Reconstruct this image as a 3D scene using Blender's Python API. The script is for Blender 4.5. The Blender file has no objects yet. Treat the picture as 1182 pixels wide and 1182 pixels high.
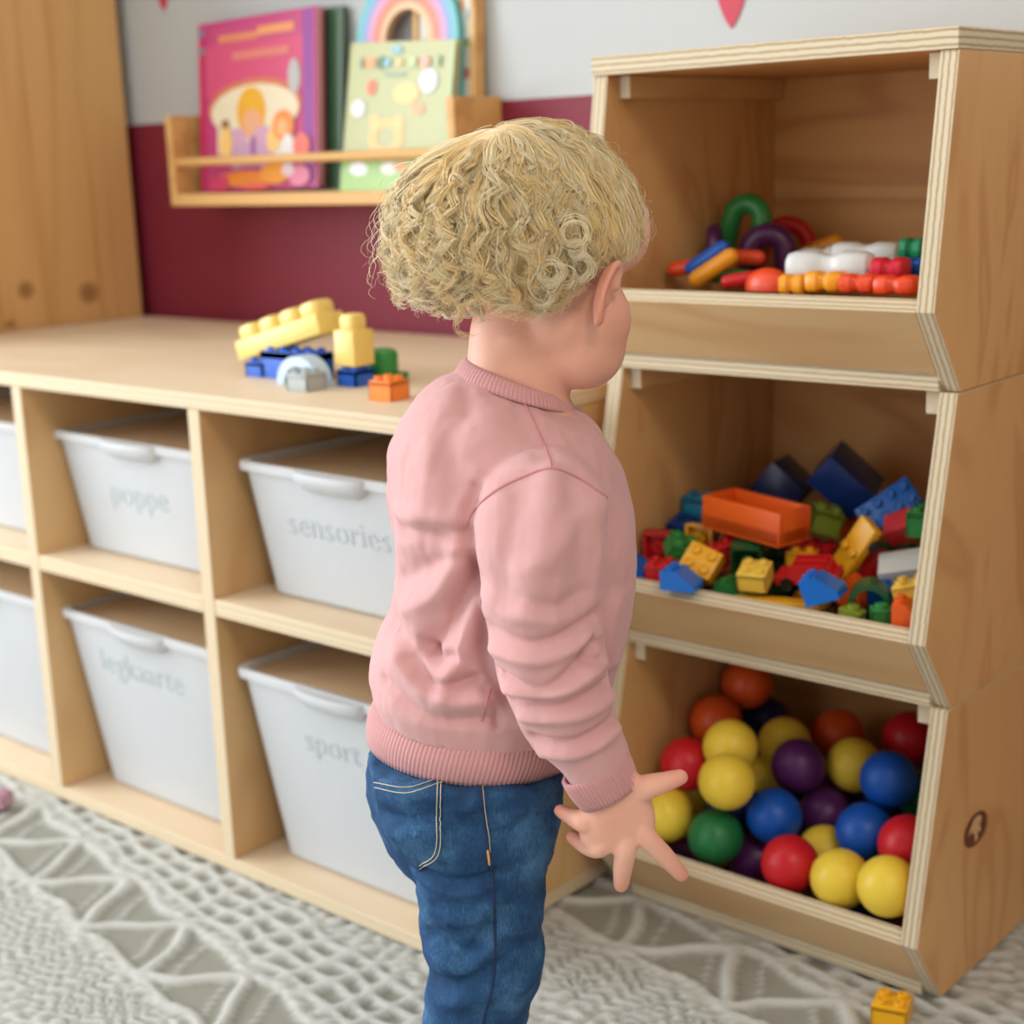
import bpy, bmesh, math, random
import numpy as np
from mathutils import Vector, Matrix, Euler, noise
from mathutils.bvhtree import BVHTree
random.seed(7)
C = bpy.context.scene.collection
PI = math.pi
def rad(d): return math.radians(d)

# ------------------------------------------------------------------ camera (measured from the photograph)
FPX, YAW, PITCH, ROLL, CAMH = 1778.7, .7213, .2268, -.035, .82
fw = Vector((-math.sin(YAW)*math.cos(PITCH), math.cos(YAW)*math.cos(PITCH), -math.sin(PITCH)))
rt0 = Vector((math.cos(YAW), math.sin(YAW), 0)); up0 = rt0.cross(fw)
RT = rt0*math.cos(ROLL)+up0*math.sin(ROLL); UP = -rt0*math.sin(ROLL)+up0*math.cos(ROLL)
EYE = Vector((0, 0, CAMH))
cd = bpy.data.cameras.new('camera'); cam = bpy.data.objects.new('camera', cd); C.objects.link(cam)
cd.sensor_width = 36; cd.lens = 36*FPX/1182; cd.clip_start = .05
M = Matrix((RT, UP, -fw)).transposed().to_4x4(); M.translation = EYE; cam.matrix_world = M
cd.dof.use_dof = True; cd.dof.focus_distance = 1.12; cd.dof.aperture_fstop = 5.0
bpy.context.scene.camera = cam
def ray(px, py): return RT*((px-591)/FPX)+UP*((591-py)/FPX)+fw
def onY(px, py, Y): d = ray(px, py); return EYE+d*(Y/d.y)
def onZ(px, py, Z): d = ray(px, py); return EYE+d*((Z-CAMH)/d.z)

# ------------------------------------------------------------------ materials
def lin(c):
    return tuple(((v/255)/12.92 if v/255 <= .04045 else ((v/255+.055)/1.055)**2.4) for v in c)+(1,)
class NT:
    def __init__(s, name):
        s.m = bpy.data.materials.new(name); s.m.use_nodes = True
        s.t = s.m.node_tree; s.b = s.t.nodes['Principled BSDF']
    def n(s, ty, **kw):
        o = s.t.nodes.new(ty)
        for k, v in kw.items(): setattr(o, k, v)
        return o
    def inp(s, o, i, v): o.inputs[i].default_value = v; return o
    def l(s, a, ao, b, bi): s.t.links.new(a.outputs[ao], b.inputs[bi])
    def ramp(s, stops, interp='LINEAR'):
        r = s.t.nodes.new('ShaderNodeValToRGB'); r.color_ramp.interpolation = interp
        e = r.color_ramp.elements
        e[0].position, e[0].color = stops[0]; e[1].position, e[1].color = stops[-1]
        for p, c in stops[1:-1]:
            q = e.new(p); q.color = c
        return r
    def math(s, op, a=None, b=None):
        o = s.t.nodes.new('ShaderNodeMath'); o.operation = op
        for i, v in enumerate((a, b)):
            if v is None: continue
            if isinstance(v, tuple): s.t.links.new(v[0].outputs[v[1]], o.inputs[i])
            else: o.inputs[i].default_value = v
        return o
    def noise(s, vec, scale, detail=3, rough=.5, dist=0):
        o = s.t.nodes.new('ShaderNodeTexNoise')
        o.inputs['Scale'].default_value = scale; o.inputs['Detail'].default_value = detail
        o.inputs['Roughness'].default_value = rough; o.inputs['Distortion'].default_value = dist
        if vec: s.t.links.new(vec[0].outputs[vec[1]], o.inputs['Vector'])
        return o
    def coord(s, scale=(1, 1, 1), src='Object', rot=(0, 0, 0), loc=(0, 0, 0), vary=False):
        t = s.t.nodes.new('ShaderNodeTexCoord'); mp = s.t.nodes.new('ShaderNodeMapping')
        if vary:                         # every board is cut from another part of the sheet
            oi = s.t.nodes.new('ShaderNodeObjectInfo'); va = s.t.nodes.new('ShaderNodeVectorMath'); va.operation = 'MULTIPLY_ADD'; va.inputs[1].default_value = (3.7, 2.3, 4.1)
            s.l(oi, 'Location', va, 0); s.l(t, src, va, 2)
            mp.inputs['Scale'].default_value = scale; s.l(va, 'Vector', mp, 'Vector'); return (mp, 'Vector')
        mp.inputs['Scale'].default_value = scale; mp.inputs['Rotation'].default_value = rot; mp.inputs['Location'].default_value = loc
        s.l(t, src, mp, 'Vector'); return (mp, 'Vector')
    def bump(s, val, strength=.2, dist=.002):
        o = s.t.nodes.new('ShaderNodeBump'); o.inputs['Strength'].default_value = strength; o.inputs['Distance'].default_value = dist
        s.t.links.new(val[0].outputs[val[1]], o.inputs['Height']); s.l(o, 'Normal', s.b, 'Normal')
    def set(s, **kw):
        for k, v in kw.items(): s.b.inputs[k.replace('_', ' ')].default_value = v
        return s

def plain(name, rgb, rough=.45, var=.04, spec=.5, bump=0, bscale=200):
    t = NT(name); c = lin(rgb); v = t.coord()
    n = t.noise(v, 18, 3)
    d = tuple(x*(1-var) for x in c[:3])+(1,); e = tuple(min(1, x*(1+var)) for x in c[:3])+(1,)
    r = t.ramp([(.3, d), (.7, e)]); t.l(n, 'Fac', r, 'Fac'); t.l(r, 'Color', t.b, 'Base Color')
    t.set(Roughness=rough, Specular_IOR_Level=spec)
    if bump:
        n2 = t.noise(v, bscale, 2); t.bump((n2, 'Fac'), bump, .001)
    return t.m

def ply(name, light, dark, grain='x', scale=1., lines=7., contrast=1., loc=(0, 0, 0), rough=.5):
    t = NT(name)
    st = {'x': (.35, 1.5, 1.5), 'y': (1.5, .35, 1.5), 'z': (1.5, 1.5, .6)}[grain]
    v = t.coord(tuple(k*scale for k in st), loc=loc, vary=True)
    n = t.noise(v, 3.4, 1.5, .4, 1.6)
    m1 = t.math('MULTIPLY', (n, 'Fac'), lines*6.283); s1 = t.math('SINE', (m1, 0)); a1 = t.math('MULTIPLY_ADD', (s1, 0), .5); a1.inputs[2].default_value = .5
    p1 = t.math('POWER', (a1, 0), 3.)
    st2 = tuple(k*(8 if k > 1 else 1.3) for k in st)
    v2 = t.coord(st2); n2 = t.noise(v2, 30, 3, .6)
    L, D = lin(light), lin(dark)
    r1 = t.ramp([(.25, tuple(L[i]*.86+D[i]*.14 for i in range(3))+(1,)), (.75, L)]); t.l(n2, 'Fac', r1, 'Fac')
    mx = t.n('ShaderNodeMix', data_type='RGBA'); f = t.math('MULTIPLY', (p1, 0), .55*contrast)
    t.l(f, 0, mx, 0); t.l(r1, 'Color', mx, 6); mx.inputs[7].default_value = D
    n3 = t.noise(v, 1.3, 2); r3 = t.ramp([(.35, (.86, .84, .80, 1)), (.65, (1, 1, 1, 1))]); t.l(n3, 'Fac', r3, 'Fac')
    mu = t.n('ShaderNodeMix', data_type='RGBA', blend_type='MULTIPLY'); mu.inputs[0].default_value = .8
    t.l(mx, 2, mu, 6); t.l(r3, 'Color', mu, 7); t.l(mu, 2, t.b, 'Base Color')
    t.set(Roughness=rough, Specular_IOR_Level=.35); t.bump((n2, 'Fac'), .06, .001)
    return t.m

def ply_edge(name, light, dark, bands=5):
    t = NT(name); tc = t.n('ShaderNodeTexCoord'); sp = t.n('ShaderNodeSeparateXYZ'); t.l(tc, 'UV', sp, 'Vector')
    nz = t.noise(t.coord((30, 30, 30)), 4, 2)
    w = t.math('MULTIPLY', (nz, 'Fac'), .12); ad = t.math('ADD', (sp, 1), (w, 0))
    m = t.math('MULTIPLY', (ad, 0), bands*PI); s = t.math('SINE', (m, 0)); q = t.math('MULTIPLY_ADD', (s, 0), .5); q.inputs[2].default_value = .5
    r = t.ramp([(.1, lin(dark)), (.45, lin(light)), (1, lin(light))]); t.l(q, 0, r, 'Fac')
    t.l(r, 'Color', t.b, 'Base Color'); t.set(Roughness=.6, Specular_IOR_Level=.3)
    return t.m

def pine(name, light, dark, knots=(), grain='z'):
    t = NT(name)
    st = {'x': (.5, 9, 9), 'y': (9, .5, 9), 'z': (9, 9, .5)}[grain]
    v = t.coord(st); n = t.noise(v, 3, 3, .55, .4)
    r = t.ramp([(.3, lin(dark)), (.5, lin(light)), (.75, tuple(x*1.06 for x in lin(light)[:3])+(1,))]); t.l(n, 'Fac', r, 'Fac')
    last = (r, 'Color')
    for (x, y, z, rx, rz) in knots:
        tc = t.n('ShaderNodeTexCoord'); mp = t.n('ShaderNodeMapping'); mp.inputs['Location'].default_value = (-x, -y/rx, -z/rz)
        mp.inputs['Scale'].default_value = (0.0, 1/rx, 1/rz); mp.inputs['Location'].default_value = (0, -y/rx, -z/rz); t.l(tc, 'Object', mp, 'Vector')
        ln = t.n('ShaderNodeVectorMath', operation='LENGTH'); t.l(mp, 'Vector', ln, 0)
        rr = t.ramp([(.0, (.75, .75, .75, 1)), (.55, (.6, .6, .6, 1)), (1, (0, 0, 0, 1))]); t.l(ln, 'Value', rr, 'Fac')
        mx = t.n('ShaderNodeMix', data_type='RGBA'); t.l(rr, 'Color', mx, 0); t.t.links.new(last[0].outputs[last[1]], mx.inputs[6])
        mx.inputs[7].default_value = lin((125, 74, 34)); last = (mx, 2)
    t.t.links.new(last[0].outputs[last[1]], t.b.inputs['Base Color']); t.set(Roughness=.5, Specular_IOR_Level=.35)
    return t.m

# ------------------------------------------------------------------ object helpers
def root_loc(o):
    while o.parent: o = o.parent
    return o.location.copy()
def obj(name, bm, mats, parent=None, world=True, smooth=None, loc=None, rot=None, bevel=0):
    me = bpy.data.meshes.new(name)
    if world and parent is not None: bmesh.ops.translate(bm, verts=bm.verts, vec=-root_loc(parent))
    bm.normal_update(); bm.to_mesh(me); bm.free()
    return mobj(name, me, mats, parent, smooth, loc, rot, bevel)
def mobj(name, me, mats, parent=None, smooth=None, loc=None, rot=None, bevel=0):
    o = bpy.data.objects.new(name, me); C.objects.link(o)
    for m in (mats if isinstance(mats, (list, tuple)) else [mats]): me.materials.append(m)
    if smooth is not None:
        me.polygons.foreach_set('use_smooth', [True]*len(me.polygons))
        if smooth < 179: me.set_sharp_from_angle(angle=rad(smooth))
    if parent is not None: o.parent = parent
    if loc is not None: o.location = loc
    if rot is not None: o.rotation_euler = rot
    if bevel:
        b = o.modifiers.new('bevel', 'BEVEL'); b.width = bevel; b.segments = 2; b.limit_method = 'ANGLE'; b.angle_limit = rad(40)
    return o
def tag(o, label, cat, group=None):
    o['label'] = label; o['category'] = cat
    if group: o['group'] = group
    return o
def thing(name, label, cat, loc=(0, 0, 0), rotz=0, group=None, rot=None):
    o = bpy.data.objects.new(name, None); C.objects.link(o); o.empty_display_size = .05
    o.location = loc; o.rotation_euler = rot if rot is not None else (0, 0, rotz)
    return tag(o, label, cat, group)
def struct(name, bm, mats, **k):
    o = obj(name, bm, mats, **k); o['kind'] = 'structure'; return o
def BM():
    bm = bmesh.new(); bm.loops.layers.uv.new('UVMap'); return bm
def box(bm, x0, x1, y0, y1, z0, z1, mi=0, mat=None, bev=0):
    vs = [bm.verts.new((x, y, z)) for x in (x0, x1) for y in (y0, y1) for z in (z0, z1)]
    fs = [bm.faces.new([vs[i] for i in q]) for q in ((0, 1, 3, 2), (4, 6, 7, 5), (0, 4, 5, 1), (2, 3, 7, 6), (0, 2, 6, 4), (1, 5, 7, 3))]
    for f in fs: f.material_index = mi
    if bev:
        es = list({e for f in fs for e in f.edges})
        r = bmesh.ops.bevel(bm, geom=es, offset=bev, segments=2, profile=.5, affect='EDGES')
        for f in r['faces']: f.material_index = mi
        vs = list({v for f in fs if f.is_valid for v in f.verts} | {v for f in r['faces'] for v in f.verts})
    if mat is not None: bmesh.ops.transform(bm, matrix=mat, verts=vs)
    return vs
def panel(bm, axis, a0, a1, pts, mi=0, me=1):
    """flat board: outline pts (2D) extruded along axis from a0 to a1; rim faces carry a thickness UV"""
    uv = bm.loops.layers.uv.active
    f3 = {'x': lambda p, a: (a, p[0], p[1]), 'y': lambda p, a: (p[0], a, p[1]), 'z': lambda p, a: (p[0], p[1], a)}[axis]
    A = [bm.verts.new(f3(p, a0)) for p in pts]; B = [bm.verts.new(f3(p, a1)) for p in pts]
    fa = bm.faces.new(A); fb = bm.faces.new(B[::-1]); fa.material_index = fb.material_index = mi
    n = len(pts); fs = [fa, fb]
    for i in range(n):
        j = (i+1) % n; f = bm.faces.new((A[j], A[i], B[i], B[j])); f.material_index = me
        for lp, t in zip(f.loops, (0, 0, 1, 1)): lp[uv].uv = (0, t)
        fs.append(f)
    bmesh.ops.recalc_face_normals(bm, faces=fs)
def rpts(u0, u1, v0, v1): return [(u0, v0), (u1, v0), (u1, v1), (u0, v1)]
def bridge(bm, rings, cap=True, mi=0, closed=False):
    R = [[bm.verts.new(p) for p in r] for r in rings]; n = len(R[0]); fs = []
    K = len(R)
    for k in range(K if closed else K-1):
        a, b = R[k], R[(k+1) % K]
        for i in range(n):
            j = (i+1) % n; fs.append(bm.faces.new((a[i], a[j], b[j], b[i])))
    if cap and not closed:
        fs.append(bm.faces.new(R[0][::-1])); fs.append(bm.faces.new(R[-1]))
    for f in fs: f.material_index = mi
    bmesh.ops.recalc_face_normals(bm, faces=fs)
    return fs
def frames(pts):
    T = [(pts[min(i+1, len(pts)-1)]-pts[max(i-1, 0)]).normalized() for i in range(len(pts))]
    a = Vector((0, 0, 1)) if abs(T[0].z) < .9 else Vector((1, 0, 0))
    N = [(a-T[0]*a.dot(T[0])).normalized()]
    for t in T[1:]:
        v = N[-1]-t*N[-1].dot(t); N.append(v.normalized())
    return T, N, [t.cross(n) for t, n in zip(T, N)]
def tube(bm, pts, r, n=10, mi=0, round_ends=True, closed=False):
    pts = [Vector(p) for p in pts]; rr = r if isinstance(r, (list, tuple)) else [r]*len(pts)
    T, N, B = frames(pts); rings = []
    def ring(p, i, q): return [p+(N[i]*math.cos(2*PI*k/n)+B[i]*math.sin(2*PI*k/n))*q for k in range(n)]
    if round_ends and not closed:
        for a in (80, 55, 30): rings.append(ring(pts[0]-T[0]*rr[0]*math.sin(rad(a)), 0, rr[0]*math.cos(rad(a))))
    for i, p in enumerate(pts): rings.append(ring(p, i, rr[i]))
    if round_ends and not closed:
        for a in (30, 55, 80): rings.append(ring(pts[-1]+T[-1]*rr[-1]*math.sin(rad(a)), -1, rr[-1]*math.cos(rad(a))))
    return bridge(bm, rings, mi=mi, closed=closed)
def lathe(bm, prof, n=24, mi=0, mat=None, cap=True):
    rings = [[Vector((r*math.cos(2*PI*k/n), r*math.sin(2*PI*k/n), z)) for k in range(n)] for r, z in prof]
    if mat is not None: rings = [[mat @ v for v in r] for r in rings]
    return bridge(bm, rings, cap=cap, mi=mi)
def resample(pts, n):
    """Catmull-Rom through pts"""
    P = [Vector(p) for p in pts]; P = [P[0]*2-P[1]]+P+[P[-1]*2-P[-2]]; out = []
    m = len(P)-3
    for k in range(n):
        u = k/(n-1)*m; i = min(int(u), m-1); t = u-i; a, b, c, d = P[i:i+4]
        out.append(.5*((2*b)+(c-a)*t+(2*a-5*b+4*c-d)*t*t+(3*b-a-3*c+d)*t**3))
    return out

# ------------------------------------------------------------------ shared materials
PLY_FX = ply('plywood_along_x', (224, 172, 108), (188, 122, 64), 'x', lines=4, contrast=1.0)  # deeper orange puts the crates' inner bounce light into the colour
PLY_LIP = ply('plywood_lip', (218, 184, 138), (190, 138, 88), 'x', lines=4, contrast=.7)  # same plywood, paler, without the bounce-light orange
PLY_FY = ply('plywood_along_y', (220, 180, 126), (184, 124, 70), 'y', lines=4, contrast=.6)
PLY_SIDE = ply('plywood_side', (220, 174, 118), (176, 112, 60), 'z', scale=1.3, lines=3.4, contrast=.6, loc=(.3, .2, .1))
PLY_E = ply_edge('plywood_edge', (212, 199, 172), (176, 150, 114), 6)
BEN_X = ply('bench_board', (236, 214, 184), (218, 184, 144), 'x', lines=3, contrast=.5)
BEN_Z = ply('bench_divider_board', (228, 190, 138), (200, 146, 92), 'z', lines=3, contrast=.6)
BEN_E = ply_edge('bench_edge', (220, 202, 172), (208, 184, 148), 5)
def bin_mat():
    t = NT('white_plastic'); c = lin((232, 235, 238)); t.b.inputs['Base Color'].default_value = c; t.set(Roughness=.42)
    n = t.noise(t.coord(), 10, 1); r = t.ramp([(0, lin((228, 231, 234))), (1, c)]); t.l(n, 'Fac', r, 'Fac'); t.l(r, 'Color', t.b, 'Base Color')
    tr = t.n('ShaderNodeBsdfTranslucent'); tr.inputs['Color'].default_value = (.92, .92, .92, 1); mx = t.n('ShaderNodeMixShader'); mx.inputs[0].default_value = .38
    t.l(t.b, 'BSDF', mx, 1); t.l(tr, 'BSDF', mx, 2); t.l(mx, 'Shader', t.t.nodes['Material Output'], 'Surface'); return t.m
WHITE_BIN = bin_mat()
RACK = pine('rack_wood', (216, 170, 108), (192, 138, 80), grain='x')
TEXT = plain('bin_lettering', (186, 194, 200), .6)
# ------------------------------------------------------------------ the room
WY = 1.6017; X0, X1, Y0, ZC = -3.3, 1.7, -2.3, 2.6
def wall_mat():
    t = NT('painted_wall_two_tone'); tc = t.n('ShaderNodeTexCoord'); sp = t.n('ShaderNodeSeparateXYZ'); t.l(tc, 'Object', sp, 'Vector')
    g = t.math('GREATER_THAN', (sp, 2), .8925)
    mx = t.n('ShaderNodeMix', data_type='RGBA'); t.l(g, 0, mx, 0); mx.inputs[6].default_value = lin((124, 34, 52)); mx.inputs[7].default_value = lin((184, 187, 187))
    t.l(mx, 2, t.b, 'Base Color'); t.set(Roughness=.55, Specular_IOR_Level=.35)
    n = t.noise(t.coord(), 160, 2); t.bump((n, 'Fac'), .05, .001); return t.m
WALLP = plain('painted_wall_white', (228, 226, 220), .7, .01)
CEIL = plain('ceiling_paint', (238, 237, 234), .8, .01)
FLOORM = ply('floor_boards', (190, 170, 145), (150, 125, 98), 'x', lines=3)
bm = BM(); box(bm, X0, X1, WY, WY+.1, -.012, ZC); struct('wall_back', bm, wall_mat())
bm = BM(); box(bm, X1, X1+.1, Y0, WY, -.012, ZC); struct('wall_right', bm, WALLP)
bm = BM(); box(bm, X0-.1, X1+.1, Y0-.1, WY+.1, -.1, -.012); struct('floor', bm, FLOORM)
bm = BM(); box(bm, X0-.1, X1+.1, Y0-.1, WY+.1, ZC, ZC+.1); struct('ceiling', bm, CEIL)
# left wall and front wall each have a large window opening
def holed(bm, axis, c, u0, u1, hu0, hu1, hz0, hz1):
    for (a, b, z0, z1) in ((u0, hu0, -.012, ZC), (hu1, u1, -.012, ZC), (hu0, hu1, -.012, hz0), (hu0, hu1, hz1, ZC)):
        if axis == 'x': box(bm, c-.1, c, a, b, z0, z1)
        else: box(bm, a, b, c-.1, c, z0, z1)
bm = BM(); holed(bm, 'x', X0, Y0, WY, -1.7, .6, .25, 2.3); struct('wall_left', bm, WALLP)
bm = BM(); holed(bm, 'y', Y0, X0-.1, X1+.1, -2.9, -.6, .05, 2.2); struct('wall_front', bm, WALLP)
FRM = plain('window_frame_paint', (235, 235, 232), .5, .01)
def winframe(name, axis, c, u0, u1, z0, z1):
    bm = BM(); t = .05
    um = (u0+u1)/2
    for (a, b, p, q) in ((u0, u0+t, z0+t, z1-t), (u1-t, u1, z0+t, z1-t), (u0, u1, z0, z0+t), (u0, u1, z1-t, z1), (um-t/2, um+t/2, z0+t, z1-t)):
        if axis == 'x': box(bm, c-.07, c-.02, a, b, p, q)
        else: box(bm, a, b, c-.07, c-.02, p, q)
    struct(name, bm, FRM)
winframe('window_1', 'x', X0, -1.7, .6, .25, 2.3); winframe('window_2', 'y', Y0, -2.9, -.6, .05, 2.2)

# ------------------------------------------------------------------ rug: woven bands of raised yarn, slightly turned on the floor
def rug():
    st = .0045; xs = np.arange(-2.9, 1.0, .0045*1.35); ys = np.arange(-.55, 1.585, st)
    X, Y = np.meshgrid(xs, ys); wx = .004*np.sin(X*23+Y*31)+.003*np.sin(X*61-Y*47); wy = .0035*np.sin(X*37-Y*19+1)+.003*np.sin(X*71+Y*53)
    v = Y+.185*X+wy; u = X-.185*Y+wx
    per = .42; w = (v-.44) % per+.44                       # the run of bands repeats
    h = np.zeros_like(X)
    def bandmask(c, hw, s=.004): return np.clip((hw-np.abs(w-c))/s, 0, 1)
    def cord(d, r): return np.clip(1-(d/r)**2, 0, 1)**.5
    def tri(x): return np.abs((x % 1)-.5)*2
    # fluffy tufts, base height everywhere outside the flat bands
    tuf = np.zeros_like(X); rs = np.random.RandomState(2)
    fy, fx_ = np.meshgrid(np.fft.fftfreq(X.shape[0], st), np.fft.fftfreq(X.shape[1], st*1.35), indexing='ij'); fq = np.hypot(fx_, fy)
    def band(f0, bw): return np.real(np.fft.ifft2(np.fft.fft2(rs.normal(size=X.shape))*np.exp(-((fq-f0)/bw)**2)))
    n1, n2 = band(48, 18), band(85, 20); tuf = np.clip(.5+.30*n1/n1.std()+.16*n2/n2.std(), 0, 1)
    h = .25+.75*tuf
    flat = np.zeros_like(X)
    # zigzag band with curved cords
    m = bandmask(.645, .045); q = (w-.600)/.09
    zz = tri(u/.15); d = np.abs(zz-q)*.055
    k1 = cord(d, .0085); d2 = np.abs(q-.5-.42*np.sin(u/.15*2*PI+.8))*.06; k2 = cord(d2, .006)*.0
    d3 = np.abs(((u/.075+.9*q) % 1)-.5)*.075; k3 = cord(d3, .0035)*.55
    h = h*(1-m)+np.maximum(np.maximum(k1, k3), .06)*m; flat = np.maximum(flat, m)
    for c in (.597, .693): h = np.maximum(h, cord(np.abs(w-c), .008)*(.85+.15*np.sin(u*700)))
    # chevron braid
    m = bandmask(.535, .045); ch = .5+.5*np.sin((w+.013*tri(u/.030))/.0150*2*PI)
    h = h*(1-m)+(.12+.8*ch)*m; flat = np.maximum(flat, m*.4)
    # lattice of squares
    m = bandmask(.755, .05); la = np.maximum(cord(np.abs(((u/.042) % 1)-.5)*.042, .010), cord(np.abs(((w/.026) % 1)-.5)*.026, .0065))
    h = h*(1-m)+np.maximum(la*.9, .05)*m; flat = np.maximum(flat, m)
    fine = np.sin(X*1900+3*np.sin(Y*900))*np.sin(Y*1800)*.03
    h = np.clip(h+fine, 0, 1)
    Z = -.0075+.0073*h
    ny, nx = X.shape; co = np.stack([X, Y, Z], -1).reshape(-1, 3)
    i = np.arange((ny-1)*(nx-1)); r, c = i//(nx-1), i % (nx-1); a = r*nx+c
    F = np.stack([a, a+1, a+nx+1, a+nx], -1)
    me = bpy.data.meshes.new('rug'); me.vertices.add(len(co)); me.vertices.foreach_set('co', co.ravel())
    me.loops.add(F.size); me.loops.foreach_set('vertex_index', F.ravel().astype(np.int32))
    me.polygons.add(len(F)); me.polygons.foreach_set('loop_start', np.arange(0, F.size, 4, dtype=np.int32))
    me.update(calc_edges=True)
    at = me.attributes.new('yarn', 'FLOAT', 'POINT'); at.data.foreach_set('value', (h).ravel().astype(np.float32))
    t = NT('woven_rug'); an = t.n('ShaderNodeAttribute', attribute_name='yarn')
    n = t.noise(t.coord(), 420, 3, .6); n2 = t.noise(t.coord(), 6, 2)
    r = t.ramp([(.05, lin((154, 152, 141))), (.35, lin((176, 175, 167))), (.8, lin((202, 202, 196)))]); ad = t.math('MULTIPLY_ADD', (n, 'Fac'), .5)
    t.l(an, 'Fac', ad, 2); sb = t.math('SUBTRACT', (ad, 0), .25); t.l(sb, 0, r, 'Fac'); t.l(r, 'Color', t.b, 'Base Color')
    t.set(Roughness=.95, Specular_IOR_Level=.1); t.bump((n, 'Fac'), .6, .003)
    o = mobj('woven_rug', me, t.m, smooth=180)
    # underside backing so the rug has a thickness down to the floor
    bm = BM(); box(bm, -2.9, .995, -.55, 1.583, -.0115, -.0076)
    obj('backing', bm, plain('rug_backing', (170, 165, 150), .9), o, world=False)
    tag(o, 'cream and grey woven rug with raised zigzag and lattice bands covering the floor', 'rug')
rug()

# ------------------------------------------------------------------ storage bench with its bins
BY, BB = 1.0454, 1.585
root = thing('storage_bench', 'low wooden storage bench with open compartments along the maroon wall', 'bench', (-1.6, BY, 0))
bm = BM(); panel(bm, 'z', .5575, .5754, rpts(-2.212, -1.022, BY, BB)); obj('bench_top', bm, [BEN_X, BEN_E], root, bevel=.0012)
for (a, b) in ((-2.212, -2.192), (-1.7593, -1.7387), (-1.3985, -1.3782), (-1.0445, -1.024)):
    bm = BM(); panel(bm, 'x', a, b, rpts(BY+.0005, BB-.001, .0170, .5570)); obj('upright_panel', bm, [BEN_Z, BEN_E], root, bevel=.001)
for (a, b) in ((-2.1915, -1.7598), (-1.7382, -1.3990), (-1.3777, -1.0450)):
    bm = BM(); panel(bm, 'z', .3188, .3385, rpts(a, b, BY+.001, BB-.02)); obj('shelf', bm, [BEN_X, BEN_E], root, bevel=.001)
bm = BM(); panel(bm, 'z', .0003, .0166, rpts(-2.212, -1.024, BY, BB)); obj('base_board', bm, [BEN_X, BEN_E], root, bevel=.001)
for (a, b) in ((-2.1915, -1.7598), (-1.7382, -1.3990), (-1.3777, -1.0450)):
    bm = BM(); panel(bm, 'y', BB-.0145, BB-.002, rpts(a, b, .0172, .5570)); obj('back_panel', bm, [BEN_X, BEN_E], root)

def text_bm(s, size):
    cu = bpy.data.curves.new('t', 'FONT'); cu.body = s; cu.size = size; cu.align_x = 'LEFT'; cu.extrude = .0003; cu.space_character = 1.04; cu.offset = -.0011
    o = bpy.data.objects.new('t', cu); C.objects.link(o); dg = bpy.context.evaluated_depsgraph_get(); dg.update()
    me = bpy.data.meshes.new_from_object(o.evaluated_get(dg)); bm = bmesh.new(); bm.from_mesh(me)
    bpy.data.objects.remove(o); bpy.data.curves.remove(cu); bpy.data.meshes.remove(me); return bm
LIT_INNER = plain('lit_interior_tan', (222, 190, 150), .5, .03)  # tan of the warm bounce light inside the white bins
def bin_(label, xl, yb, zb, zr, w, d, text=None, tpos=None, tw=0):
    """tapered open tub: xl bottom-left corner, yb bottom front, zb base, zr rim height"""
    f = .022*(zr-zb)/.2; cx = xl+w/2
    root = thing('storage_bin', label, 'storage bin', (cx, yb+d/2, zb), group='white storage bins in the bench')
    def rr(x0, x1, y0, y1, z, r=.022, n=5):
        pts = []
        for (px, py, a0) in ((x1-r, y0+r, -90), (x1-r, y1-r, 0), (x0+r, y1-r, 90), (x0+r, y0+r, 180)):
            for k in range(n+1): a = rad(a0+90*k/n); pts.append(Vector((px+r*math.cos(a), py+r*math.sin(a), z)))
        return pts
    x0, x1, y0, y1 = xl, xl+w, yb, yb+d
    def at(g, z, t=0): return rr(x0-g-t, x1+g+t, y0-g-t, y1+g+t, z)
    bm = BM()
    H = zr-zb
    R = [at(-.004, zb+.0004), at(0, zb+.004)]+[at(f*k, zb+.004+(H-.014)*k) for k in (.33, .66, 1)]+[at(f, zr-.010, .006), at(f, zr-.002, .0062), at(f, zr, .004), at(f, zr-.001, -.0022), at(f*.66, zb+H*.66, -.003), at(f*.1, zb+.006, -.003)]
    bridge(bm, R); obj('tub', bm, WHITE_BIN, root, smooth=35)
    bm = BM(); bridge(bm, [at(f-.0030, zr-.0125), at(f-.0028, zr-.0095)]); obj('lit_interior_sheet', bm, LIT_INNER, root, smooth=35)  # added tan sheet; its colour stands for the warmly lit bin interior
    # scooped pull on the front: a shallow bowl lip
    bm = BM(); hw = .056; yf = y0-f-.005; rings = []
    for (s, dz, dd) in ((1, 0, .020), (1, -.004, .021), (.97, -.011, .019), (.86, -.019, .012), (.7, -.023, .003)):
        rings.append([Vector((cx+hw*s*math.cos(a), yf+.006-dd*max(0, math.sin(a))**.6, zr-.001+dz)) for a in [PI*k/20 for k in range(21)]]+[Vector((cx-hw*s, yf+.009, zr-.001+dz)), Vector((cx+hw*s, yf+.009, zr-.001+dz))])
    bridge(bm, rings); obj('pull_lip', bm, WHITE_BIN, root, smooth=40)
    if text:
        tl = math.atan2(f, H-.014)
        bm = text_bm(text, .1); xs = [v.co.x for v in bm.verts]; sc = tw/(max(xs)-min(xs))
        bmesh.ops.scale(bm, vec=(sc, sc*1.0, 1), verts=bm.verts); bmesh.ops.translate(bm, verts=bm.verts, vec=(-min(xs)*sc, 0, 0))
        zt = tpos[1]; yt = y0-f*(zt-zb-.004)/(H-.014)-.0006
        mt = Matrix.Translation((tpos[0], yt, zt)) @ Matrix.Rotation(PI/2+tl, 4, 'X')
        bmesh.ops.transform(bm, matrix=mt, verts=bm.verts); obj('lettering', bm, TEXT, root)
    return root
def fx(px, py, Y): p = onY(px, py, Y); return (p.x, p.z)
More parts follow.
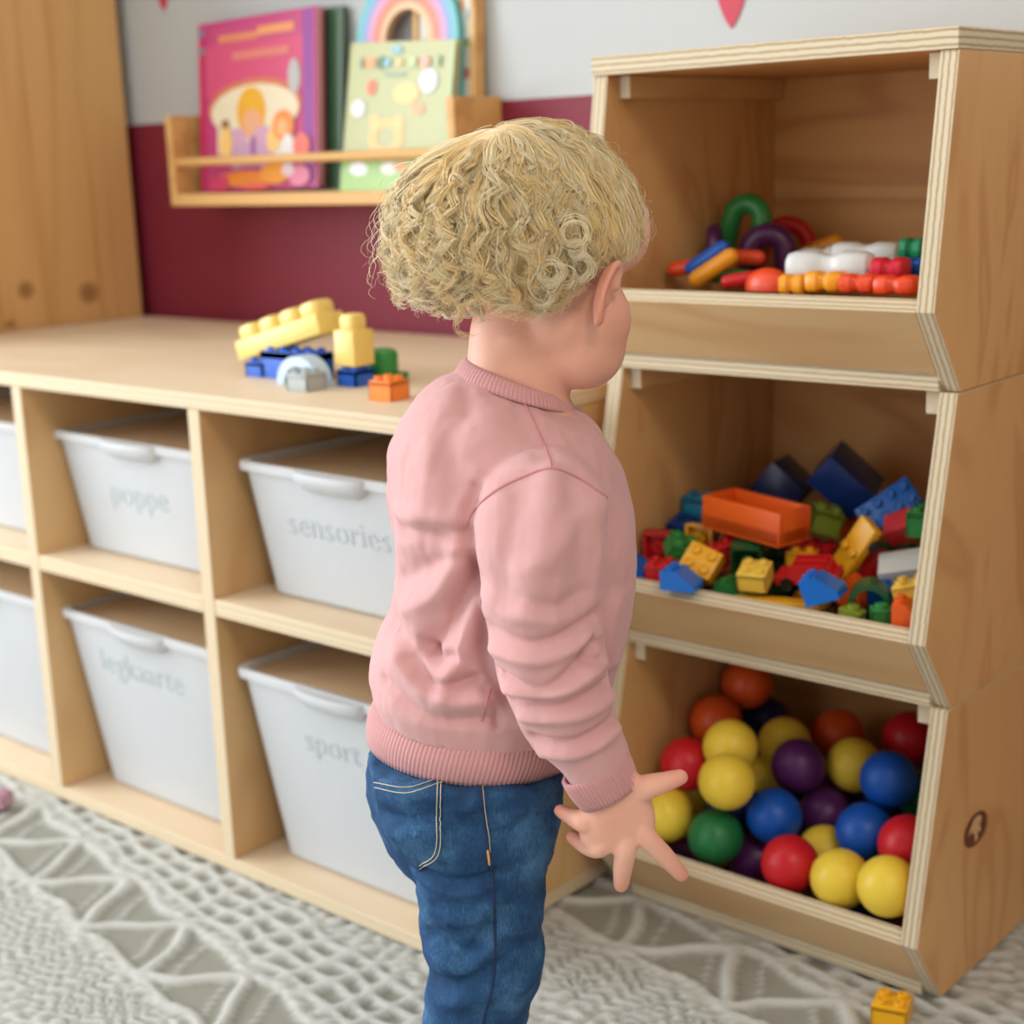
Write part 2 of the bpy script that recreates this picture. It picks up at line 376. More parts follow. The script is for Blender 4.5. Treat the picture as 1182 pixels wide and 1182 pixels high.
def tx(pl, pr, Y):
    a, b = onY(*pl, Y), onY(*pr, Y); return (a.x, a.z), (b-a).length
p, w = tx((121, 581), (186, 592), 1.085)
bin_('upper white storage bin lettered poppe', -1.722, 1.106, .3388, .497, .300, .40, 'poppe', p, w)
p, w = tx((330, 617), (446, 642), 1.085)
bin_('upper white storage bin lettered sensories', -1.344, 1.101, .3388, .497, .275, .40, 'sensories', p, w)
p, w = tx((124, 772), (216, 796), 1.085)
bin_('lower white storage bin lettered legkaarte', -1.712, 1.100, .0168, .262, .290, .40, 'legkaarte', p, w)
p, w = tx((363, 861), (426, 878), 1.085)
bin_('lower white storage bin lettered sport, half hidden by the child', -1.343, 1.092, .0168, .255, .272, .40, 'sport', p, w)
bin_('upper white storage bin cut off by the left edge of the picture', -2.12, 1.106, .3388, .497, .33, .40)
bin_('lower white storage bin cut off by the left edge of the picture', -2.12, 1.100, .0168, .262, .33, .40)

# ------------------------------------------------------------------ pine cabinet beside the bench
cy0, cy1 = 1.06, 1.583; cx = -2.217
k1 = onY(30, 335, 1); 
def onX(px, py, X): d = ray(px, py); return EYE+d*(X/d.x)
root = thing('pine_cabinet', 'tall knotty pine cabinet standing at the left end of the bench', 'cabinet', (cx-.3, 1.3, 0))
kn = []
for (a, b, r1, r2) in ((30, 335, .018, .018), (103, 338, .024, .022), (12, 374, .012, .008)):
    q = onX(a, b, cx); kn.append((0, q.y-1.3, q.z, r1, r2))
PINE = pine('pine_panel', (214, 168, 110), (196, 146, 88), knots=kn)
for (a, b) in ((cx-.022, cx), (cx-.60, cx-.578)):
    bm = BM(); box(bm, a, b, cy0, cy1, .0003, 1.75); obj('side_panel', bm, PINE, root, bevel=.002)
for z in (.04, .45, .85, 1.25, 1.728):
    bm = BM(); box(bm, cx-.5778, cx-.0222, cy0+.002, cy1-.013, z, z+.022); obj('shelf', bm, PINE, root)
bm = BM(); box(bm, cx-.5778, cx-.0222, cy1-.012, cy1-.001, .001, 1.749); obj('back_panel', bm, PINE, root)

# ------------------------------------------------------------------ wall book rack
rx0, rx1, ry0, ry1 = -2.055, -1.401, 1.515, 1.6010
e = onX(523, 112, rx1); ry0 = e.y
q = onY(198, 238, ry0); rx0 = q.x
rzb, rzt = onY(200, 238, ry0).z, .8985
root = thing('book_rack', 'pine wall rack with a round front rail holding picture books', 'book rack', (rx0, ry1, rzb))
tk = .0135
for (a, b) in ((rx0, rx0+tk), (rx1-tk, rx1)):
    bm = BM(); box(bm, a, b, ry0, ry1, rzb, rzt, bev=.0015); obj('side_panel', bm, RACK, root)
bm = BM(); box(bm, rx0+tk+.0002, rx1-tk-.0002, ry0+.001, ry1, rzb, rzb+.018, bev=.0012); obj('bottom_board', bm, RACK, root)
bm = BM(); box(bm, rx0+tk+.0002, rx1-tk-.0002, ry1-.012, ry1, rzt-.062, rzt-.012, bev=.0012); obj('back_rail', bm, RACK, root)
zr = onY(350, 182, ry0+.008).z
bm = BM(); tube(bm, [(rx0+tk+.0002, ry0+.0085, zr), (rx1-tk-.0002, ry0+.0085, zr)], .0065, 14, round_ends=False); obj('front_rail', bm, RACK, root, smooth=60)
rack_floor = rzb+.0184

# ---- books (local frame: x along the cover, y into the wall, z up the cover)
PAGES = plain('page_edges', (214, 188, 166), .8, .05)
def book(label, w, h, t, base, colour, art, lean=0, rotz=0, roll=0, name='picture_book', rough=.3):
    """art: list of (colour, [(u,v)...]) flat printed shapes, u,v in 0..1 on the cover"""
    rootb = thing(name, label, 'book', base, group='picture books in the wall rack', rot=(-rad(lean), rad(roll), rad(rotz)))
    bm = BM(); box(bm, 0, w, 0, .002, 0, h); box(bm, 0, w, t-.002, t, 0, h); box(bm, 0, .002, 0, t, 0, h)
    mats = [plain(name+'_cover', colour, rough, .02)]; cols = {}
    for i, (c, pts) in enumerate(art):
        if c not in cols: cols[c] = len(mats); mats.append(plain(name+'_print', c, rough, .02))
        y = -.00012*(i+1)-.0001
        f = bm.faces.new([bm.verts.new((u*w, y, v*h)) for u, v in pts]); f.material_index = cols[c]; f.normal_update()
        if f.normal.y > 0: f.normal_flip()
    obj('cover', bm, mats, rootb, world=False)
    bm = BM(); box(bm, .0021, w-.003, .0021, t-.0021, .003, h-.003); obj('pages', bm, PAGES, rootb, world=False)
    return rootb
def ell(cx, cy, rx, ry, n=18, a0=0, a1=360): return [(cx+rx*math.cos(rad(a0+(a1-a0)*k/n)), cy+ry*math.sin(rad(a0+(a1-a0)*k/n))) for k in range(n+(0 if a1-a0 == 360 else 1))]
def rec(x0, x1, y0, y1): return [(x0, y0), (x1, y0), (x1, y1), (x0, y1)]
def ringpoly(cx, cy, r0, r1, ay, a0=0, a1=180, n=18):
    return ell(cx, cy, r1, r1*ay, n, a0, a1)+ell(cx, cy, r0, r0*ay, n, a1, a0)
PK, PU, OR, CR, YE, LI = (196, 58, 112), (150, 62, 140), (222, 130, 40), (226, 214, 184), (232, 178, 56), (206, 160, 186)
A = [((206, 78, 118), rec(.06, .90, .56, .86)), ((190, 70, 122), rec(.10, .88, .86, .97)), ((140, 60, 148), rec(.89, .97, .02, .99)), ((200, 40, 92), rec(.0, .045, .02, .99)),
     ((110, 130, 160), rec(.01, .05, .92, .97)), ((110, 140, 150), rec(.01, .05, .82, .86)),
     ((216, 132, 96), rec(.18, .52, .87, .915)), ((226, 150, 96), rec(.52, .82, .885, .935)), ((214, 122, 112), rec(.30, .78, .76, .81)),
     ((206, 120, 84), ell(.48, .48, .40, .17)), (CR, ell(.48, .46, .375, .155)), (CR, rec(.16, .80, .22, .47)), ((178, 178, 176), ell(.82, .63, .05, .10)),
     ((226, 168, 44), ell(.46, .46, .125, .14)), ((226, 160, 44), rec(.36, .57, .33, .46)), ((226, 166, 128), ell(.465, .385, .085, .085)), (LI, ell(.33, .25, .10, .12)), (LI, ell(.56, .25, .12, .12)),
     ((196, 156, 186), rec(.28, .62, .14, .28)), ((150, 84, 150), rec(.455, .495, .16, .31)), ((240, 196, 116), ell(.64, .28, .05, .07)), ((236, 140, 70), ell(.73, .36, .09, .09)), ((238, 176, 120), ell(.72, .35, .045, .05)),
     ((140, 88, 60), ell(.235, .385, .035, .04)), ((240, 196, 120), ell(.24, .28, .055, .10)), ((222, 222, 220), ell(.77, .25, .05, .06)), ((226, 220, 214), rec(.66, .86, .16, .22)), ((228, 112, 96), ell(.88, .24, .07, .07)),
     (OR, ell(.40, .07, .26, .045)), ((230, 150, 40), ell(.66, .09, .13, .06)), ((222, 90, 90), ell(.50, .02, .12, .018)), ((226, 130, 160), ell(.86, .07, .09, .06)), ((224, 206, 214), ell(.77, .11, .05, .04)),
     ((200, 60, 100), rec(.09, .26, .005, .09))]
yb1 = 1.535
pL, pR = onY(228, 217, yb1), onY(357, 217, yb1-.01)
book('purple and pink picture book with an orange-haired girl on its cover', pR.x-pL.x, .254, .014, (pL.x, yb1+.008, rack_floor), (186, 60, 118), A, lean=5, roll=-1.2)
gl = onY(300, 217, 1.57)
book('dark green book hidden behind the purple picture book', .15, .258, .008, (pR.x-.125, 1.565, rack_floor), (62, 92, 66), [], lean=5)
G1 = (176, 178, 122)
A = [((150, 188, 96), rec(0, 1, 0, .20)), ((236, 236, 240), ell(.17, .155, .09, .045)), ((232, 226, 224), ell(.47, .165, .08, .04)), ((236, 236, 240), ell(.80, .16, .10, .05)),
     ((232, 150, 90), ell(.58, .175, .07, .03)), ((228, 184, 104), ringpoly(.42, .37, .09, .17, .75, 0, 359)), ((232, 190, 116), ell(.30, .47, .05, .05)), ((232, 190, 116), ell(.53, .47, .05, .05)),
     ((230, 196, 120), ell(.58, .66, .12, .07)), ((232, 158, 104), ell(.70, .56, .06, .04)), ((224, 104, 58), ell(.245, .70, .045, .055)), ((214, 214, 216), ell(.13, .56, .07, .06)),
     ((208, 212, 220), ell(.78, .74, .085, .08)), ((130, 178, 186), ell(.46, .945, .06, .03)), ((130, 160, 130), rec(.36, .56, .775, .795)), ((170, 190, 130), rec(.97, 1, 0, 1)),
     # worn title row: blocky coloured capitals
     ((110, 140, 110), rec(.12, .15, .83, .895)), ((230, 150, 80), rec(.17, .27, .83, .895)), ((84, 130, 96), ringpoly(.345, .862, .03, .062, .75, 90, 270)), ((120, 182, 200), ell(.385, .862, .03, .034)),
     ((222, 190, 120), rec(.47, .53, .84, .88)), ((184, 194, 138), rec(.58, .66, .83, .895)), ((226, 160, 140), ell(.735, .862, .05, .038)), ((130, 158, 110), rec(.85, .88, .83, .90))]
yb2 = 1.532
pL2, pR2 = onY(392, 214, yb2), onY(512, 214, yb2)
book('pale yellow-green picture book with blurred coloured title shapes and dots', pR2.x-pL2.x, .204, .010, (pL2.x, yb2, rack_floor), G1, A, lean=8, roll=2.6)
# rainbow-topped board book behind it: an arch-shaped board
yb3 = 1.556; pc = onY(463, 100, yb3); pl3 = onY(404, 60, yb3)
rr_ = pc.x-pl3.x; zc = onY(463, 45, yb3).z
root = thing('rainbow_book', 'rainbow-shaped board book rising behind the yellow-green book', 'book', (pc.x, yb3, rack_floor), group='picture books in the wall rack', rot=(-rad(4), 0, 0))
hb = zc-rack_floor
bands = [(1., (92, 176, 184)), (.88, (128, 150, 200)), (.78, (206, 140, 176)), (.66, (222, 118, 84)), (.52, (216, 176, 130))]
mats = [plain('rainbow_print', c, .35, .02) for _, c in bands]
bm = BM()
for i, (k, c) in enumerate(bands):
    k2 = bands[i+1][0] if i < 4 else .42
    r0, r1 = rr_*k2, rr_*k; rings = []
    n = 24; ang = [PI*j/n for j in range(n+1)]
    out = [Vector((-r1, 0, 0))]*0
    prof = [(r1, 0)]+[(r1*math.cos(a), hb+r1*math.sin(a)) for a in ang]+[(-r1, 0)]
    prin = [(r0, 0)]+[(r0*math.cos(a), hb+r0*math.sin(a)) for a in ang]+[(-r0, 0)]
    for j in range(len(prof)-1):
        q = [prof[j], prof[j+1], prin[j+1], prin[j]]
        A0 = [bm.verts.new((x, 0, z)) for x, z in q]; B0 = [bm.verts.new((x, .012, z)) for x, z in q]
        for f in ((A0[::-1]), (B0), (A0[0], A0[1], B0[1], B0[0]), (A0[3], B0[3], B0[2], A0[2])):
            ff = bm.faces.new(f); ff.material_index = i
bmesh.ops.recalc_face_normals(bm, faces=bm.faces[:])
obj('board', bm, mats, root, world=False)
# wooden-framed picture behind, at the right end of the rack
yb4 = 1.568; x4 = onY(541, 60, yb4).x
root = thing('framed_picture_board', 'pine framed white picture board behind the rainbow book in the rack', 'picture', (x4-.112, yb4, rack_floor), rot=(-rad(3.5), 0, 0))
bm = BM(); h4 = .33
box(bm, 0, .008, -.002, .018, 0, h4, bev=.001); box(bm, .106, .115, -.002, .018, 0, h4, bev=.001); box(bm, .0082, .1058, -.002, .018, 0, .008); box(bm, .0082, .1058, -.002, .018, h4-.008, h4)
obj('frame', bm, RACK, root, world=False)
bm = BM(); box(bm, .0083, .1057, .002, .015, .0083, h4-.0083)
mats = [plain('picture_paper', (222, 218, 206), .6, .02)]
for i, (c, pts) in enumerate([((226, 140, 76), [(.075, .235), (.090, .250), (.092, .228)]), ((140, 168, 100), ell(.099, .190, .006, .006)), ((196, 120, 110), ell(.097, .150, .006, .008)), ((150, 180, 190), ell(.101, .225, .004, .008)), ((226, 150, 80), ell(.06, .22, .02, .02)), ((140, 168, 100), ell(.05, .12, .02, .02))]):
    mats.append(plain('picture_print', c, .6, .02)); f = bm.faces.new([bm.verts.new((x, .0018-.0001*i, z)) for x, z in pts]); f.material_index = i+1; f.normal_update()
    if f.normal.y > 0: f.normal_flip()
obj('picture', bm, mats, root, world=False)
# red paper pennants on the wall
PEN = plain('pennant_red', (190, 58, 78), .6, .03)
def pennant(label, tip, half, length):
    bm = BM(); pts = [(half*math.sin(PI*(.5+.5*k/10))**.75 if k < 10 else 0, -length*k/10) for k in range(11)]
    poly = [(x, z) for x, z in pts]+[(-x, z) for x, z in pts[-2::-1]]
    panel(bm, 'y', -.0016, 0, poly, 0, 0)
    o = obj('paper_pennant', bm, PEN, loc=(tip.x, WY-.0003, tip.z+length)); tag(o, label, 'pennant', 'red pennants on the white wall')
pennant('pointed red pennant on the white wall above the toy crates', onY(845, 33, WY), .026, .075)
pennant('pointed red pennant on the white wall above the purple book', onY(190, 13, WY), .026, .075)
# ------------------------------------------------------------------ the three stacked toy crates
BX0, BX1, CYB = -.987, -.597, 1.5985
TP = .0175
def crate(label, z0, h, top=False):
    root = thing('toy_crate', label, 'crate', ((BX0+BX1)/2, 1.42, z0+.0002), group='stacked plywood toy crates')
    zt = z0+h-.0003; yt = 1.270 if top else 1.287
    side = [(1.2925, z0+.0002), (1.236, z0+.0760), (yt, zt), (CYB, zt), (CYB, z0+.0002)]
    for (a, b) in ((BX0, BX0+TP), (BX1-TP, BX1)):
        bm = BM(); panel(bm, 'x', a, b, side); obj('side_panel', bm, [PLY_SIDE, PLY_E], root, bevel=.0009)
    a, b = BX0+TP+.0003, BX1-TP-.0003
    bm = BM(); panel(bm, 'z', z0+.0003, z0+.0165, rpts(a, b, 1.2850, CYB)); obj('bottom_board', bm, [PLY_FX, PLY_E], root, bevel=.0008)
    bm = BM(); panel(bm, 'x', a, b, [(1.2362, z0+.0762), (1.2500, z0+.0865), (1.3016, z0+.0168), (1.2802, z0+.0168)], 1, 0)
    for f in bm.faces:
        f.normal_update(); f.material_index = 0
        if f.normal.z > .7:
            f.material_index = 1
            for lp in f.loops: lp[bm.loops.layers.uv.active].uv = (0, (lp.vert.co.y-1.2362)/.0138)
    obj('front_lip', bm, [PLY_LIP, PLY_E], root, bevel=.0009)
    bm = BM(); panel(bm, 'y', CYB-.015, CYB-.0005, rpts(a, b, z0+.0170, zt)); obj('back_panel', bm, [PLY_FX, PLY_E], root)
    for (c, d) in ((BX0+TP+.0004, BX0+TP+.0135), (BX1-TP-.019, BX1-TP-.0004)):
        bm = BM(); yy = yt+(.018 if top else .012); panel(bm, 'y', yy, CYB-.016, rpts(c, d, zt-.0225, zt-.0004)); obj('corner_cleat', bm, [PLY_E, PLY_FY], root, bevel=.0008)
    if top:
        bm = BM(); panel(bm, 'z', zt+.0002, zt+.0186, rpts(BX0-.0005, BX1+.0005, 1.2665, CYB)); obj('top_board', bm, [PLY_FX, PLY_E], root, bevel=.001)
    return root
CZ = (0.0002, .3006, .6005)
cr0 = crate('bottom plywood crate full of plastic balls', CZ[0], .3000)
crate('middle plywood crate full of building bricks', CZ[1], .2995)
crate('top plywood crate with arches, rods and connector blocks', CZ[2], .2950, True)
# dark round burnt stamp with a pale figure on the bottom crate's side
ec = onX(1126, 957, BX1)
bm = BM(); ev = lambda rx_, rz_, o=0, n=24: [(ec.y+rx_*math.cos(2*PI*k/n), ec.z+rz_*math.sin(2*PI*k/n)) for k in range(n)]
def flatx(bm, x, pts, mi):
    f = bm.faces.new([bm.verts.new((x, y, z)) for y, z in pts]); f.material_index = mi; f.normal_update()
    if f.normal.x < 0: f.normal_flip()
flatx(bm, BX1+.0004, ev(.027, .0175), 0)
flatx(bm, BX1+.0006, [(ec.y+a*.027, ec.z+b*.0175) for a, b in ((-.05, -.8), (.2, -.62), (.12, -.25), (.45, -.3), (.3, .1), (.5, .5), (.15, .78), (-.2, .72), (-.5, .3), (-.62, -.1), (-.3, .0), (-.1, -.3))], 1)
st = obj('burnt_stamp', bm, [plain('burnt_wood', (110, 62, 34), .6, .1), plain('stamp_pale', (206, 172, 122), .6, .05)], cr0)
st['label'] = 'round dark stamp with a pale figure'

# ------------------------------------------------------------------ plastic colours
PC = {}
def pc(name):
    table = dict(orange=(232, 96, 28), navy=(28, 40, 84), blue_dark=(22, 58, 128), blue=(24, 110, 206), coral=(226, 66, 74), lime=(128, 146, 44), yellow=(240, 176, 32), red=(206, 34, 38),
                 pale_yellow=(242, 204, 84), dark_green=(34, 88, 50), green=(50, 136, 68), white=(226, 230, 226), teal=(22, 118, 150), red_orange=(232, 76, 36), blue_mid=(24, 92, 190), amber=(240, 158, 34),
                 purple=(74, 28, 74), clear=(232, 234, 232), crimson=(206, 26, 52), emerald=(22, 136, 92),
                 b_yellow=(240, 208, 70), b_red=(206, 30, 42), b_blue=(18, 84, 182), b_green=(34, 118, 66), b_purple=(84, 34, 96), b_orange=(226, 88, 32), b_navy=(26, 34, 88),
                 mega_yellow=(240, 210, 118), mega_blue=(36, 98, 204), pale_blue=(196, 216, 236), grey=(176, 184, 184), black=(22, 22, 24), toy_orange=(250, 138, 52), toy_green=(44, 138, 66))
    if name not in PC:
        t = NT('plastic_'+name); c = lin(table[name]); t.b.inputs['Base Color'].default_value = c
        n = t.noise(t.coord(), 40, 2); r = t.ramp([(.2, tuple(x*.95 for x in c[:3])+(1,)), (.8, c)]); t.l(n, 'Fac', r, 'Fac'); t.l(r, 'Color', t.b, 'Base Color')
        t.set(Roughness=.32, Specular_IOR_Level=.45)
        if name == 'clear': t.set(Transmission_Weight=.25, Roughness=.25)
        if name.startswith('b_'): t.set(Roughness=.38, Specular_IOR_Level=.35, Subsurface_Weight=.1); t.b.inputs['Subsurface Radius'].default_value = (.01, .01, .01)
        PC[name] = t.m
    return PC[name]

# ------------------------------------------------------------------ balls
BR = .030
ballme = None
def ball(p, col, label, group=None):
    global ballme
    key = 'ball_'+col
    if key not in bpy.data.meshes:
        bm = BM(); bmesh.ops.create_uvsphere(bm, u_segments=48, v_segments=24, radius=BR)
        me = bpy.data.meshes.new(key); bm.to_mesh(me); bm.free(); me.materials.append(pc('b_'+col)); me.polygons.foreach_set('use_smooth', [True]*len(me.polygons))
    o = bpy.data.objects.new('plastic_ball', bpy.data.meshes[key]); C.objects.link(o); o.location = p
    o.rotation_euler = (random.random()*3, random.random()*3, 0); tag(o, label, 'ball', group); return o
BALLS = [
('orange',-0.9340,1.4699,0.2058,'orange ball, topmost of all in the bottom crate'),
('orange',-0.9390,1.4112,0.1763,'orange ball just below the topmost orange ball, by the left wall of the crate'),
('navy',-0.9274,1.4977,0.1522,'dark navy ball in the shade right of the two orange balls'),
('yellow',-0.8726,1.3401,0.1829,'yellow ball highest of the yellow ones, just under the orange balls'),
('yellow',-0.8576,1.4292,0.1618,'yellow ball directly behind and above the dark purple ball'),
('orange',-0.8289,1.5000,0.1564,'shaded orange ball at the back between two yellow balls'),
('red',-0.7403,1.5000,0.1725,'shaded red ball at the back right of the bottom crate'),
('red',-0.9248,1.3325,0.1528,'red ball at the far left above the thumb of the child'),
('yellow',-0.8438,1.2889,0.1670,'large bright yellow ball in front of the highest yellow ball'),
('yellow',-0.8858,1.4308,0.1079,'yellow ball peeping out between the bright yellow and purple balls'),
('yellow',-0.9390,1.3647,0.1033,'dull yellow ball between the thumb tip and the bright yellow ball'),
('yellow',-0.9260,1.2947,0.1052,'yellow ball half hidden by the hand, left of the green ball'),
('purple',-0.8136,1.3853,0.1599,'dark purple ball in the middle of the heap, above the blue ball'),
('yellow',-0.7706,1.4300,0.1565,'yellow ball between the dark purple ball and the upper right blue ball'),
('blue',-0.7039,1.3813,0.1728,'blue ball highest on the right, beside the yellow ball'),
('green',-0.6838,1.4293,0.1414,'green ball partly behind the right side panel'),
('blue',-0.8102,1.3299,0.1217,'blue ball below the dark purple ball and right of the green ball'),
('purple',-0.7856,1.3954,0.1066,'shaded purple ball between the two lower blue balls'),
('blue',-0.7105,1.3428,0.1262,'blue ball at lower right, above the two front yellow balls'),
('red',-0.6529,1.3253,0.1348,'red ball cut off by the right side panel'),
('green',-0.8608,1.2926,0.0975,'green ball at the front left, resting against the crate lip'),
('purple',-0.8376,1.3357,0.0612,'purple ball low between the green and the front red ball'),
('red',-0.7637,1.2844,0.0976,'bright red ball at the front resting against the crate lip'),
('yellow',-0.7576,1.3449,0.0878,'yellow ball just peeping out right of the bright red ball'),
('yellow',-0.7031,1.2801,0.1009,'front yellow ball right beside the bright red ball'),
('yellow',-0.6450,1.2685,0.1146,'front yellow ball in the lower right corner of the bottom crate')]
for c, x, y, z, lab in BALLS: ball((x, y, z), c, lab, 'balls in the bottom crate')
FILL = [(-.919,1.345,.049),(-.709,1.345,.049),(-.649,1.365,.049),(-.879,1.395,.049),(-.809,1.395,.049),(-.739,1.405,.049),(-.939,1.415,.049),(-.679,1.425,.049),(-.859,1.455,.049),(-.789,1.455,.049),(-.919,1.475,.049),(-.729,1.475,.049),(-.659,1.485,.049),(-.839,1.515,.049),(-.769,1.525,.049),(-.939,1.535,.049),(-.699,1.535,.049),(-.889,1.515,.089),(-.649,1.535,.089),(-.749,1.445,.099),(-.829,1.475,.099),(-.699,1.495,.099),(-.809,1.535,.099),(-.739,1.545,.099),(-.879,1.355,.109)]
for i, p in enumerate(FILL):
    c = ('purple', 'navy', 'red', 'purple', 'navy')[i % 5]
    ball(p, c, {'purple': 'purple ball', 'navy': 'dark navy ball', 'red': 'red ball'}[c]+' buried deep under the other balls in the crate', 'balls buried in the bottom crate')

# ------------------------------------------------------------------ building bricks
def studbox(bm, l, w, h, nx, ny, hollow=True, mi=0, ch=.0007, stud=True):
    sh = .0042 if stud else 0; z0, z1 = -h/2, h/2-sh
    box(bm, -l/2, l/2, -w/2, w/2, z0+(.7*(z1-z0) if hollow else 0), z1, mi, bev=ch)
    if hollow:
        t = .0022
        for a in ((-l/2, l/2, -w/2, -w/2+t), (-l/2, l/2, w/2-t, w/2), (-l/2, -l/2+t, -w/2, w/2), (l/2-t, l/2, -w/2, w/2)): box(bm, *a, z0, z1-.001, mi)
        for i in range(nx-1):
            for j in range(max(1, ny-1)):
                lathe(bm, [(.0062, z0+.001), (.0062, z1-.002), (.0044, z1-.002), (.0044, z0+.001)], 16, mi, Matrix.Translation((-l/2+l*(i+1)/nx, (-w/2+w*(j+1)/ny) if ny > 1 else 0, 0)))
    if stud:
        r = min(l/nx, w/ny)*.31
        for i in range(nx):
            for j in range(ny):
                m = Matrix.Translation((-l/2+l*(i+.5)/nx, -w/2+w*(j+.5)/ny, 0))
                lathe(bm, [(r, z1-.0005), (r, z1+sh-.0006), (r-.0006, z1+sh), (r*.62, z1+sh), (r*.6, z1+sh-.0014)], 18, mi, m)
def pr(bm, poly, w, mi=0):           # prism: (x,z) outline, thickness along y, softened edges
    A = [bm.verts.new((x, -w/2, z)) for x, z in poly]; B = [bm.verts.new((x, w/2, z)) for x, z in poly]; n = len(poly)
    fs = [bm.faces.new(A), bm.faces.new(B[::-1])]+[bm.faces.new((A[(i+1) % n], A[i], B[i], B[(i+1) % n])) for i in range(n)]
    bmesh.ops.recalc_face_normals(bm, faces=fs)
    for f in fs: f.material_index = mi
def wheel(parent, x, y, z, r, w):
    bm = BM(); lathe(bm, [(r*.55, -w/2+.001), (r*.9, -w/2), (r, -w/2+.001), (r, w/2-.001), (r*.9, w/2), (r*.55, w/2-.001)], 20, 0, Matrix.Translation((x, y, z)) @ Matrix.Rotation(PI/2, 4, 'X'))
    obj('wheel', bm, pc('black'), parent, world=False, smooth=40)
def toy(kind, col, loc, d, e, label, group, cat='toy brick'):
    l, w, h = d; rot = tuple(rad(a) for a in e); bm = BM()
    if kind in ('car', 'car_base'):
        root = thing('toy_car', label, 'toy car', loc, group=group, rot=rot)
        r = .0068; b = h*.36
        if kind == 'car':
            box(bm, -l/2, l/2, -w/2+.003, w/2-.003, -h/2+.005, -h/2+.005+b, bev=.0012)
            pr(bm, [(-l*.30, -h/2+b), (l*.40, -h/2+b), (l*.30, h/2), (-l*.18, h/2)], w*.16); 
            for s in (-1, 1):
                m2 = BM(); pr(m2, [(-l*.34, -h/2+b+.004), (l*.42, -h/2+b+.004), (l*.34, h/2), (-l*.22, h/2)], .0025); bmesh.ops.translate(m2, verts=m2.verts, vec=(0, s*(w/2-.0045), 0))
                tmp = bpy.data.meshes.new('t'); m2.to_mesh(tmp); m2.free(); bm.from_mesh(tmp); bpy.data.meshes.remove(tmp)
            box(bm, l*.34, l*.38, -w/2+.004, w/2-.004, -h/2+b, h/2-.004)
        else:
            box(bm, -l/2, l/2, -w/2+.003, w/2-.003, -h/2+.006, h/2-.005, bev=.0015)
            for x in (-l*.28, l*.05): 
                for y in (-.007, .007): lathe(bm, [(.0045, h/2-.006), (.0045, h/2-.0005), (.003, h/2)], 14, 0, Matrix.Translation((x, y, 0)))
        obj('car_body', bm, pc(col), root, world=False, smooth=30)
        for x in (-l*.30, l*.28):
            for s in (-1, 1): wheel(root, x, s*(w/2-.0015), -h/2+r, r, .0035)
        return root
    nx, ny = max(1, round(l/.016)), max(1, round(w/.016))
    if kind == 'slope':
        z0, z1 = -h/2, h/2-.004; pr(bm, [(-l/2, z0), (l/2, z0), (l/2, z0+h*.25), (-l*.02, z1), (-l/2, z1)], w)
        for j in range(ny): lathe(bm, [(.0048, z1-.0005), (.0048, h/2-.0005), (.0042, h/2)], 16, 0, Matrix.Translation((-l*.27, -w/2+w*(j+.5)/ny, 0)))
    elif kind == 'plate': box(bm, -l/2, l/2, -w/2, w/2, -h/2, h/2, bev=.0008)
    elif kind == 'tunnel':
        n = 14; rings = []; ro, ri = l/2, l/2*.72
        out = [(-ro, -h/2), (-ro, h/2-ro)]+[(-ro*math.cos(PI*k/n), h/2-ro+ro*math.sin(PI*k/n)) for k in range(1, n)]+[(ro, h/2-ro), (ro, -h/2)]
        inn = [(-ri, -h/2), (-ri, h/2-ro)]+[(-ri*math.cos(PI*k/n), h/2-ro+ri*math.sin(PI*k/n)) for k in range(1, n)]+[(ri, h/2-ro), (ri, -h/2)]
        for k in range(len(out)-1): pr(bm, [out[k], out[k+1], inn[k+1], inn[k]], w)
    elif kind == 'big_brick':           # large brick lying open side up
        z0, z1 = -h/2, h/2; t = .005
        box(bm, -l/2, l/2, -w/2, w/2, z0, z0+h*.45, bev=.0012)
        for a in ((-l/2, l/2, -w/2, -w/2+t), (-l/2, l/2, w/2-t, w/2), (-l/2, -l/2+t, -w/2+t, w/2-t), (l/2-t, l/2, -w/2+t, w/2-t)): box(bm, *a, z0+.002, z1, bev=.0008)
    elif kind == 'brick24': studbox(bm, l, w, h, 4, 2)
    elif kind == 'arch':
        r = w*.42; a = l/2-r; pts = [(-a, 0, -h/2+r), (-a, 0, h/2-r-a)]+[(-a*math.cos(PI*k/12), 0, h/2-r-a+a*math.sin(PI*k/12)) for k in range(1, 12)]+[(a, 0, h/2-r-a), (a, 0, -h/2+r)]
        tube(bm, pts, r, 16)
    elif kind == 'rod': tube(bm, [(-l/2+w/2, 0, 0), (l/2-w/2, 0, 0)], w/2, 16)
    elif kind == 'dome':
        n = 10; lathe(bm, [(l/2, -h/2)]+[(l/2*math.cos(rad(90*k/n)), -h/2+.004+(h-.004)*math.sin(rad(90*k/n))) for k in range(n)]+[(.001, h/2)], 28, 0, Matrix.Diagonal((1, w/l, 1, 1)))
    elif kind == 'connector':           # two softly rounded barrels joined by a narrower waist
        prof = [(-.5, .55), (-.46, .86), (-.38, 1), (-.16, 1), (-.09, .84), (0, .74), (.09, .84), (.16, 1), (.38, 1), (.46, .86), (.5, .55)]
        rings = []
        for s, q in prof:
            rings.append([Vector((s*l, .5*w*q*(abs(math.cos(t))**.6)*(1 if math.cos(t) >= 0 else -1), .5*h*q*(abs(math.sin(t))**.6)*(1 if math.sin(t) >= 0 else -1))) for t in [2*PI*k/20 for k in range(20)]])
        bridge(bm, rings)
    elif kind == 'plain': box(bm, -l/2, l/2, -w/2, w/2, -h/2, h/2, bev=.0014)
    else: studbox(bm, l, w, h, nx, ny)
